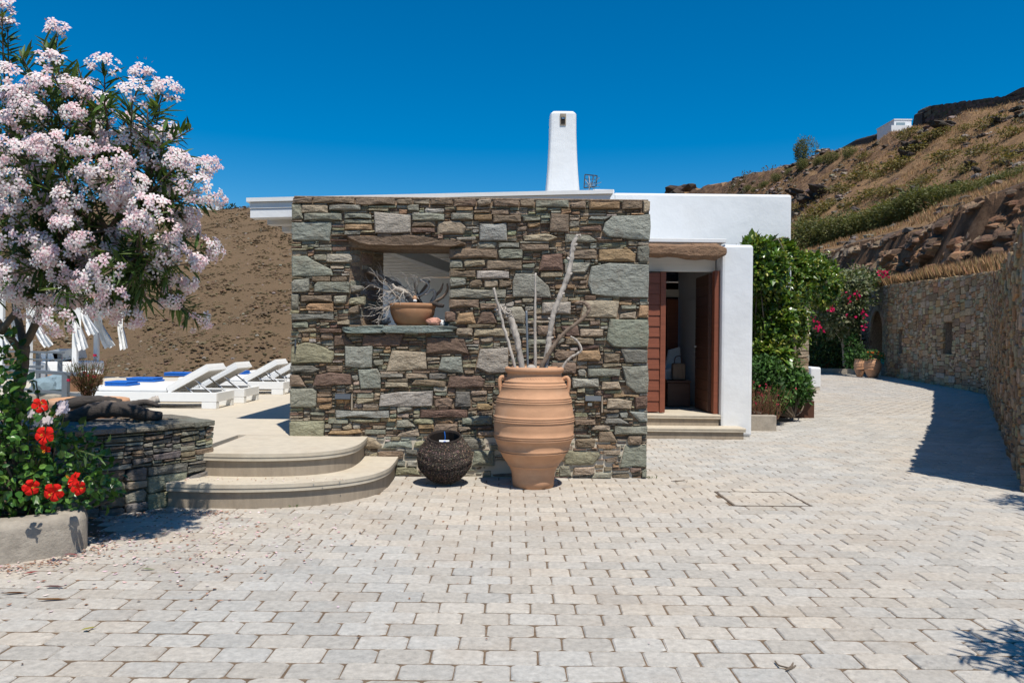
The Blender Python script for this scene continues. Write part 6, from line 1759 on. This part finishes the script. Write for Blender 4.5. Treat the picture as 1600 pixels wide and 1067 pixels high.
for i, (px, py) in enumerate(hedge_px):
    Y = interp(px, [1262, 1400, 1500, 1616], [60, 52, 47, 41]); q = P(px, py, Y); z = min(q.z, hill_z(q.x, Y)+.1)
    if i < 4:
        mb = shrub_mesh(200+i, OG, 3000, .13, .045, (1, .9, 1.15)); mb.V = [Vector(v)*2.0 for v in mb.V]
        o = mk('olive_shrub', mb, M['leaf2'], origin=(0, 0, 0)); protos.append(o)
    else:
        o = protos[i % 4].copy(); COL.objects.link(o)
    o.location = (q.x-.3, Y, z-.45); o.rotation_euler = (0, 0, RH.uniform(0, 6.28)); k = RH.uniform(.75, 1.05)*lerp(1.0, .55, i/16); o.scale = (k*1.3, k*1.1, k*RH.uniform(.8, 1.0))
    tag(o, ORD[i]+' of the olive green shrubs in the row along the hillside terrace', 'shrub', 'olive shrubs in a row on the hillside terrace')
# ridge trees and shrubs
for i, (px, py, sc_, lab) in enumerate(((1260, 252, 1.7, 'small dark tree standing on the left ridge of the hill'), (1255, 262, 1.2, None), (1280, 257, 1.0, None), (1298, 252, 1.1, None), (1327, 244, 1.2, None), (1233, 271, .9, None), (1213, 281, 1.0, None), (1197, 290, .8, None), (1190, 293, .8, None), (1168, 297, .9, None), (1178, 298, .7, None))):
    p = hillpt(px, py+2, 90, 300)
    if p is None: p = P(px, py+4, 170)
    o = protos[i % 4].copy(); COL.objects.link(o); o.location = p-Vector((0, 0, .3)); k = sc_*.62
    o.scale = (k, k, k*(1.3 if i == 0 else .8)); o.rotation_euler = (0, 0, i)
    o.name = 'ridge_tree' if i == 0 else 'ridge_shrub'
    if i == 0:
        tag(o, lab, 'tree'); o.pop('group', None) if 'group' in o else None
    else: tag(o, 'dark shrub on the ridge of the brown hill, '+['', 'just under the small tree', 'just right of the small tree', 'second right of the small tree', 'farthest right of the small tree', 'first left of the small tree', 'second left of the small tree', 'third left of the small tree', 'fourth left of the small tree', 'leftmost of all', 'second from the left'][i], 'shrub', 'dark shrubs along the ridge')
# cushion shrubs, yellow green
YG = [(.16, .135, .045), (.20, .16, .055), (.125, .11, .045), (.23, .19, .07)]
cp = []
cush = [(1355, 268), (1390, 268), (1410, 262), (1345, 282), (1370, 280), (1470, 212), (1455, 220), (1510, 205), (1545, 197), (1580, 213), (1560, 240), (1590, 240), (1440, 290), (1450, 282), (1385, 307), (1400, 300), (1360, 308), (1300, 320), (1290, 330), (1275, 340), (1260, 345), (1430, 240), (1500, 225), (1530, 240), (1352, 250), (1478, 250), (1420, 215), (1245, 328), (1320, 300), (1510, 270), (1575, 255), (1335, 322)]
for i, (px, py) in enumerate(cush):
    p = hillpt(px, py, 44, 200)
    if p is None: continue
    if len(cp) < 3:
        mb = shrub_mesh(300+i, YG, 420, .2, .09, (1, 1, .6)); o = mk('cushion_shrub', mb, M['leaf2'], origin=(0, 0, 0)); cp.append(o)
    else:
        o = cp[i % 3].copy(); COL.objects.link(o)
    k = p.y*RH.uniform(.012, .022); o.location = p-Vector((0, 0, .15*k)); o.scale = (k*1.4, k, k*.8); o.rotation_euler = (0, 0, RH.uniform(0, 6))
    tag(o, 'yellow green cushion shrub among dry grass on the brown hillside', 'shrub', 'cushion shrubs on the hillside')
# rock outcrops
for i, (px, py, sx, lab) in enumerate(((1285, 305, 2.6, None), (1265, 318, 2.0, None), (1430, 238, 2.2, None), (1420, 245, 1.6, None), (1480, 202, 2.0, None), (1440, 300, 1.4, None), (1500, 290, 1.3, None), (1470, 300, 1.5, None), (1250, 305, 1.6, None), (1565, 190, 1.3, None), (1340, 330, 1.0, None), (1415, 303, 1.2, None), (1520, 262, 1.2, None), (1530, 270, 1.0, None))):
    p = hillpt(px, py, 40, 200)
    if p is None: continue
    k = p.y/90
    mb = rockmesh((0, 0, 0), sx*k*.85, sx*k*.6, sx*k*.26, RH, 3, .45, 1.8); mb.C = [jc((.062, .050, .042), .3, RH) for _ in mb.C]
    o = mk('rock_outcrop', mb, M['rock'], origin=(0, 0, 0)); o.location = p; o.rotation_euler = (RH.uniform(-.3, .3), .45, RH.uniform(-.4, .4))
    tag(o, 'dark rock outcrop on the hillside, '+['large, just right of the white upper block', 'lower of the two beside the white upper block', 'below the small white house', 'lower left of the rock under the white house', 'below the dark crest wall', 'behind the shrub row, middle', 'behind the shrub row, right of the middle', 'behind the shrub row, left of the middle', 'nearest the white upper block', 'uppermost, just under the crest wall', 'small, left above the shrub row', 'small, in the middle above the shrub row', 'upper of two above the right shrub row', 'lower of two above the right shrub row'][i], 'rock', 'rock outcrops on the hillside')
mb = rockmesh((0, 0, 0), 6, 5, 2.6, RH, 3, .4, 1.6); mb.C = [jc((.075, .055, .042), .25, RH) for _ in mb.C]
o = mk('rock_outcrop', mb, M['rock'], origin=(0, 0, 0)); o.location = P(1067, 303, 240); tag(o, 'rocky knob on the skyline just above the white upper block of the house', 'rock')
# dry grass tufts over the bench and slope
gr = MB(); GCOL = [(.38, .225, .12), (.45, .285, .16), (.31, .18, .095), (.22, .135, .08), (.27, .20, .10)]
def tuft(p, h, n, rng):
    for k in range(n):
        b = p+Vector((rng.uniform(-.25, .25)*h, rng.uniform(-.25, .25)*h, -.03)); l = Vector((rng.uniform(-.5, .5), rng.uniform(-.5, .5), 1)).normalized()*h*rng.uniform(.6, 1.1)
        w_ = h*.055; s = Vector((rng.uniform(-1, 1), rng.uniform(-.4, .4), 0)).normalized()*w_
        gr.add([b-s, b+s, b+l*.6+s*.6+Vector((0, 0, 0)), b+l], [(0, 1, 2), (0, 2, 3)], jc(rng.choice(GCOL), .25, rng))
cnt = 0
while cnt < 7000:
    Y = RH.uniform(13, 48); tx = wall_x(Y); X = RH.uniform(tx+.4, max(tx+.6, cliff_x(Y)-.35))
    if X/Y > .75: continue
    tuft(Vector((X, Y, hill_z(X, Y))), RH.uniform(.25, .62), 5, RH); cnt += 1
cnt = 0
while cnt < 4500:
    Y = RH.uniform(30, 75); X = RH.uniform(cliff_x(Y)+2.0, 27.5)
    tuft(Vector((X, Y, hill_z(X, Y))), RH.uniform(.15, .42), 5, RH); cnt += 1
cnt = 0
while cnt < 15000:
    Y = RH.uniform(38, 160); X = RH.uniform(27, 56)
    if X/Y > .74 or fb(X, Y, 7, 4.4) < -.12: continue
    tuft(Vector((X, Y, hill_z(X, Y))), RH.uniform(.18, .52), 4, RH); cnt += 1
tag(mk('dry_grass', gr, M['dry']), 'dry golden grass over the hillside', kind='stuff')
hr = MB(); cnt = 0
while cnt < 1500:
    Y = RH.uniform(34, 190); X = RH.uniform(20, 58)
    if X/Y > .74 or fb(X, Y, 11, 2.9) < .02: continue
    z = hill_z(X, Y); s_ = RH.uniform(.08, .42)*(1+Y/160)
    bm = bmesh.new(); bmesh.ops.create_icosphere(bm, subdivisions=1, radius=1)
    for v in bm.verts: v.co = Vector((X+v.co.x*s_*RH.uniform(.7, 1.3), Y+v.co.y*s_*RH.uniform(.7, 1.2), z+v.co.z*s_*RH.uniform(.3, .6)))
    hr.bm(bm, jc(RH.choice([(.10, .08, .065), (.16, .125, .10), (.24, .20, .165), (.07, .055, .045)]), .3, RH)); cnt += 1
tag(mk('hill_stones', hr, M['rock']), 'loose stones scattered over the brown hillside', kind='stuff')
br = MB(); cnt = 0
while cnt < 420:
    Y = RH.uniform(34, 170); X = RH.uniform(20, 58)
    if X/Y > .74 or fb(X, Y, 13, 6.9) < .05: continue
    z = hill_z(X, Y); s_ = RH.uniform(.25, .6)*(1+Y/200)
    cloud(br, [((X, Y, z+s_*.3), (s_*1.2, s_, s_*.6))], 26, .28*s_*1.6, .12*s_*1.6, [(.10, .085, .040), (.13, .105, .05), (.17, .15, .06), (.12, .075, .045)], RH, kind='quad')
    cnt += 1
tag(mk('hill_scrub', br, M['dry']), 'small dry bushes scattered over the brown hillside', kind='stuff')
# low scrub over the slope across the valley
sm = MB()
ico = bmesh.new(); bmesh.ops.create_icosphere(ico, subdivisions=1, radius=1); iv = [v.co.copy() for v in ico.verts]; ifc = [tuple(v.index for v in f.verts) for f in ico.faces]; ico.free()
cnt = 0
while cnt < 22000:
    Y = RH.uniform(60, 262); X = RH.uniform(-.70*Y, -.20*Y)
    if fb(X, Y, 22, 8.8) < RH.uniform(-2.4, .0): continue
    s = RH.uniform(.14, .42)*(2.2 if RH.random() < .03 else 1); z = lhill_z(X, Y)
    c = jc(RH.choice([(.165, .118, .070), (.178, .124, .075), (.19, .132, .08), (.20, .138, .085), (.15, .114, .064)]), .25, RH)
    sm.add([Vector((X+v.x*s*RH.uniform(.8, 1.2), Y+v.y*s, z+v.z*s*.38)) for v in iv], ifc, c); cnt += 1
for k in range(900):
    Y = RH.uniform(60, 255); X = RH.uniform(-.70*Y, -.20*Y); s = RH.uniform(.12, .4)
    sm.add([Vector((X+v.x*s, Y+v.y*s, lhill_z(X, Y)+v.z*s*.6)) for v in iv[:]], ifc, jc((.33, .28, .23), .3, RH))
tag(mk('low_scrub', sm, M['dry']), 'low brown scrub dotted over the far slope', kind='stuff')
q = P(350, 327, 262); mb = MB(); cloud(mb, [((q.x, 262, q.z), (4.5, 2, 1.5))], 300, .9, .5, [(.03, .05, .02)], RH, kind='quad')
tag(mk('far_tree', mb, M['leaf2']), 'low dark trees on the skyline across the valley', 'tree')
for i, (px, wpx) in enumerate(((323, 8), (337, 5))):
    a = P(px, 323, 258); mb = MB(); mb.box(a.x, a.x+wpx*.2, 258, 262, a.z-1.5, a.z+.55); tag(mk('far_house', mb, M['white']), ('tiny white building on the skyline across the valley, leftmost', 'tiny white building on the skyline across the valley, rightmost')[i], 'house')

# ------------------------------------------------------------------ plants outside the frame whose shadows fall on the drive
RQ = random.Random(111)
def lance_bush(name, c, r, n, label, cat='bush'):
    t = empty(name, (c[0], c[1], 0), label, cat); mb = MB(); st = MB()
    for k in range(n):
        d = rv(RQ); tip = Vector(c)+Vector((d.x*r[0], d.y*r[1], d.z*r[2]))*RQ.uniform(.6, 1)
        st.tube([Vector((c[0], c[1], 0)), Vector(c).lerp(tip, .3)-Vector((0, 0, r[2]*.4)), tip], [.014, .009, .004], 4, cap=False)
        for q in range(16):
            p = tip-d*RQ.uniform(0, .22); put_leaf(mb, p, d*.6+rv(RQ), Vector((0, 0, 1))+rv(RQ)*.5, RQ.uniform(.10, .16), .020, jc(RQ.choice(LG), .2, RQ), 'lance')
    mk('foliage', mb, M['leaf2'], t, kind='stuff'); mk('stems', st, M['bark'], t)
lance_bush('shrub', (3.05, 2.78, 1.75), (.62, .45, .5), 60, 'narrow leaved shrub just outside the right edge of the picture')
lance_bush('shrub', (5.42, 6.15, 1.9), (.62, .7, .6), 75, 'narrow leaved shrub beyond the near end of the retaining wall')

# ------------------------------------------------------------------ litter on the paving
pt = MB()
def flat_bit(x, y, L, W, col, z=.004):
    a = RQ.uniform(0, 6.28); c, s = math.cos(a), math.sin(a); zz = [z+RQ.uniform(0, .008) for _ in range(4)]
    q = [(0, 0), (L*.5, W*.5), (L, 0), (L*.5, -W*.5)]
    pt.add([(x+u*c-v*s, y+u*s+v*c, zz[i]) for i, (u, v) in enumerate(q)], [(0, 3, 2, 1)], col)
def in_bed(x, y): return in_poly(x, y, [(-4.6, 3.9), (-3.2, 4.85), (-2.88, 5.15), (-2.88, 5.35), (-3.4, 6.1), (-2.65, 7.0), (-4, 7.5)]) or (y > 6.45 and x < -1.15)
PETAL = [(.70, .52, .54), (.62, .42, .40), (.36, .20, .13), (.30, .16, .10), (.75, .62, .62)]
cnt = 0
while cnt < 600:
    x = RQ.gauss(-2.55, .75); y = RQ.gauss(5.6, .65)
    if in_bed(x, y) or y < 3.4 or y > 6.9: continue
    flat_bit(x, y, RQ.uniform(.014, .040), RQ.uniform(.010, .026), jc(RQ.choice(PETAL), .2, RQ)); cnt += 1
for k in range(700):    # drifts against the low wall and the steps
    t = RQ.random(); seg = RQ.choice([((-2.95, 6.5), (-3.4, 6.05)), ((-3.0, 6.45), (-2.4, 6.42)), ((-2.88, 5.1), (-3.4, 4.7)), ((-2.85, 5.25), (-3.1, 5.75))])
    x = lerp(seg[0][0], seg[1][0], t)+abs(RQ.gauss(0, .10)); y = lerp(seg[0][1], seg[1][1], t)-abs(RQ.gauss(0, .10))
    if in_bed(x, y): continue
    flat_bit(x, y, RQ.uniform(.012, .03), RQ.uniform(.010, .02), jc(RQ.choice([(.36, .20, .13), (.30, .16, .10), (.42, .25, .18), (.62, .42, .40)]), .25, RQ), .006)
for k in range(60):
    x, y = RQ.uniform(-2.6, 4), RQ.uniform(3.3, 9)
    if in_bed(x, y) or in_poly(x, y, house_poly): continue
    flat_bit(x, y, RQ.uniform(.012, .03), .012, jc(RQ.choice([(.14, .09, .06), (.30, .16, .10), (.5, .4, .36)]), .2, RQ))
for k in range(70): # petals on the lower step
    flat_bit(RQ.uniform(-2.9, -1.4), RQ.uniform(6.62, 6.85), RQ.uniform(.01, .025), .012, jc(RQ.choice(PETAL), .25, RQ), .214)
tag(mk('fallen_petals', pt, M['litter']), 'fallen oleander petals and dry bits scattered on the paving', kind='stuff')
def leafy(px, py, L, W, col, label, ang):
    p = gp(px, py); mb = MB(); d = Vector((math.cos(ang), math.sin(ang), 0)); put_leaf(mb, p+Vector((0, 0, .012)), d, Vector((.1, .1, 1)), L, W, col, 'lance'); tag(mk('fallen_leaf', mb, M['litter']), label, 'leaf')
leafy(100, 868, .10, .022, (.22, .03, .04), 'long dark red fallen leaf just right of the kerb on the paving', .1)
leafy(36, 899, .09, .022, (.26, .03, .04), 'short red fallen leaf on the paving near the left edge', .9)
leafy(66, 919, .12, .024, (.10, .03, .035), 'dark purple fallen leaf on the paving below the kerb', .2)
leafy(57, 940, .16, .028, (.20, .11, .05), 'long brown fallen leaf on the paving below the kerb', .25)
leafy(0, 930, .14, .026, (.12, .06, .03), 'dark brown fallen leaf at the left edge of the paving', .3)
leafy(125, 988, .08, .018, (.30, .28, .06), 'yellow green fallen leaf lying across a joint in the paving', .9)
leafy(220, 891, .09, .018, (.12, .17, .05), 'green fallen leaf on the paving below the steps', .05)
p = gp(1225, 1043); mb = MB(); pts_ = [gp(1211, 1035), gp(1216, 1041), gp(1226, 1044), gp(1236, 1046), gp(1243, 1042)]
mb.tube([q+Vector((0, 0, .008)) for q in catmull(pts_, 4)], [.004]*17, 5); mb.tube([pts_[3]+Vector((0, 0, .01)), pts_[3]+Vector((.02, .03, .02))], [.008, .003], 5); mb.tube([pts_[3]+Vector((0, 0, .01)), pts_[3]+Vector((-.03, -.02, .008))], [.008, .003], 5)
tag(mk('twig', mb, M['bark']), 'small curved dry twig lying on the paving at lower right', 'twig')
p = gp(1060, 752); mb = MB()
for k in range(7): mb.tube([p+Vector((RQ.uniform(-.1, .1), RQ.uniform(-.04, .04), .006)), p+Vector((RQ.uniform(-.1, .1), RQ.uniform(-.04, .04), .012))], [.003, .002], 4)
tag(mk('twig', mb, M['bark']), 'dry sprig lying on the paving by the corner of the stone wall', 'twig')
# tiny weeds in joints by the wall foot
wd_ = MB()
for (px, py) in ((463, 791), (1012, 746), (1020, 747), (520, 785), (1400, 600), (1470, 606)):
    p = gp(px, py)
    for k in range(14): put_leaf(wd_, p+Vector((RQ.uniform(-.05, .05), RQ.uniform(-.03, .03), 0)), Vector((RQ.uniform(-1, 1), RQ.uniform(-1, 1), .8)), rv(RQ), .035, .008, jc((.09, .13, .04), .3, RQ), 'quad')
tag(mk('weeds', wd_, M['leaf2']), 'tiny weeds in the paving joints', kind='stuff')
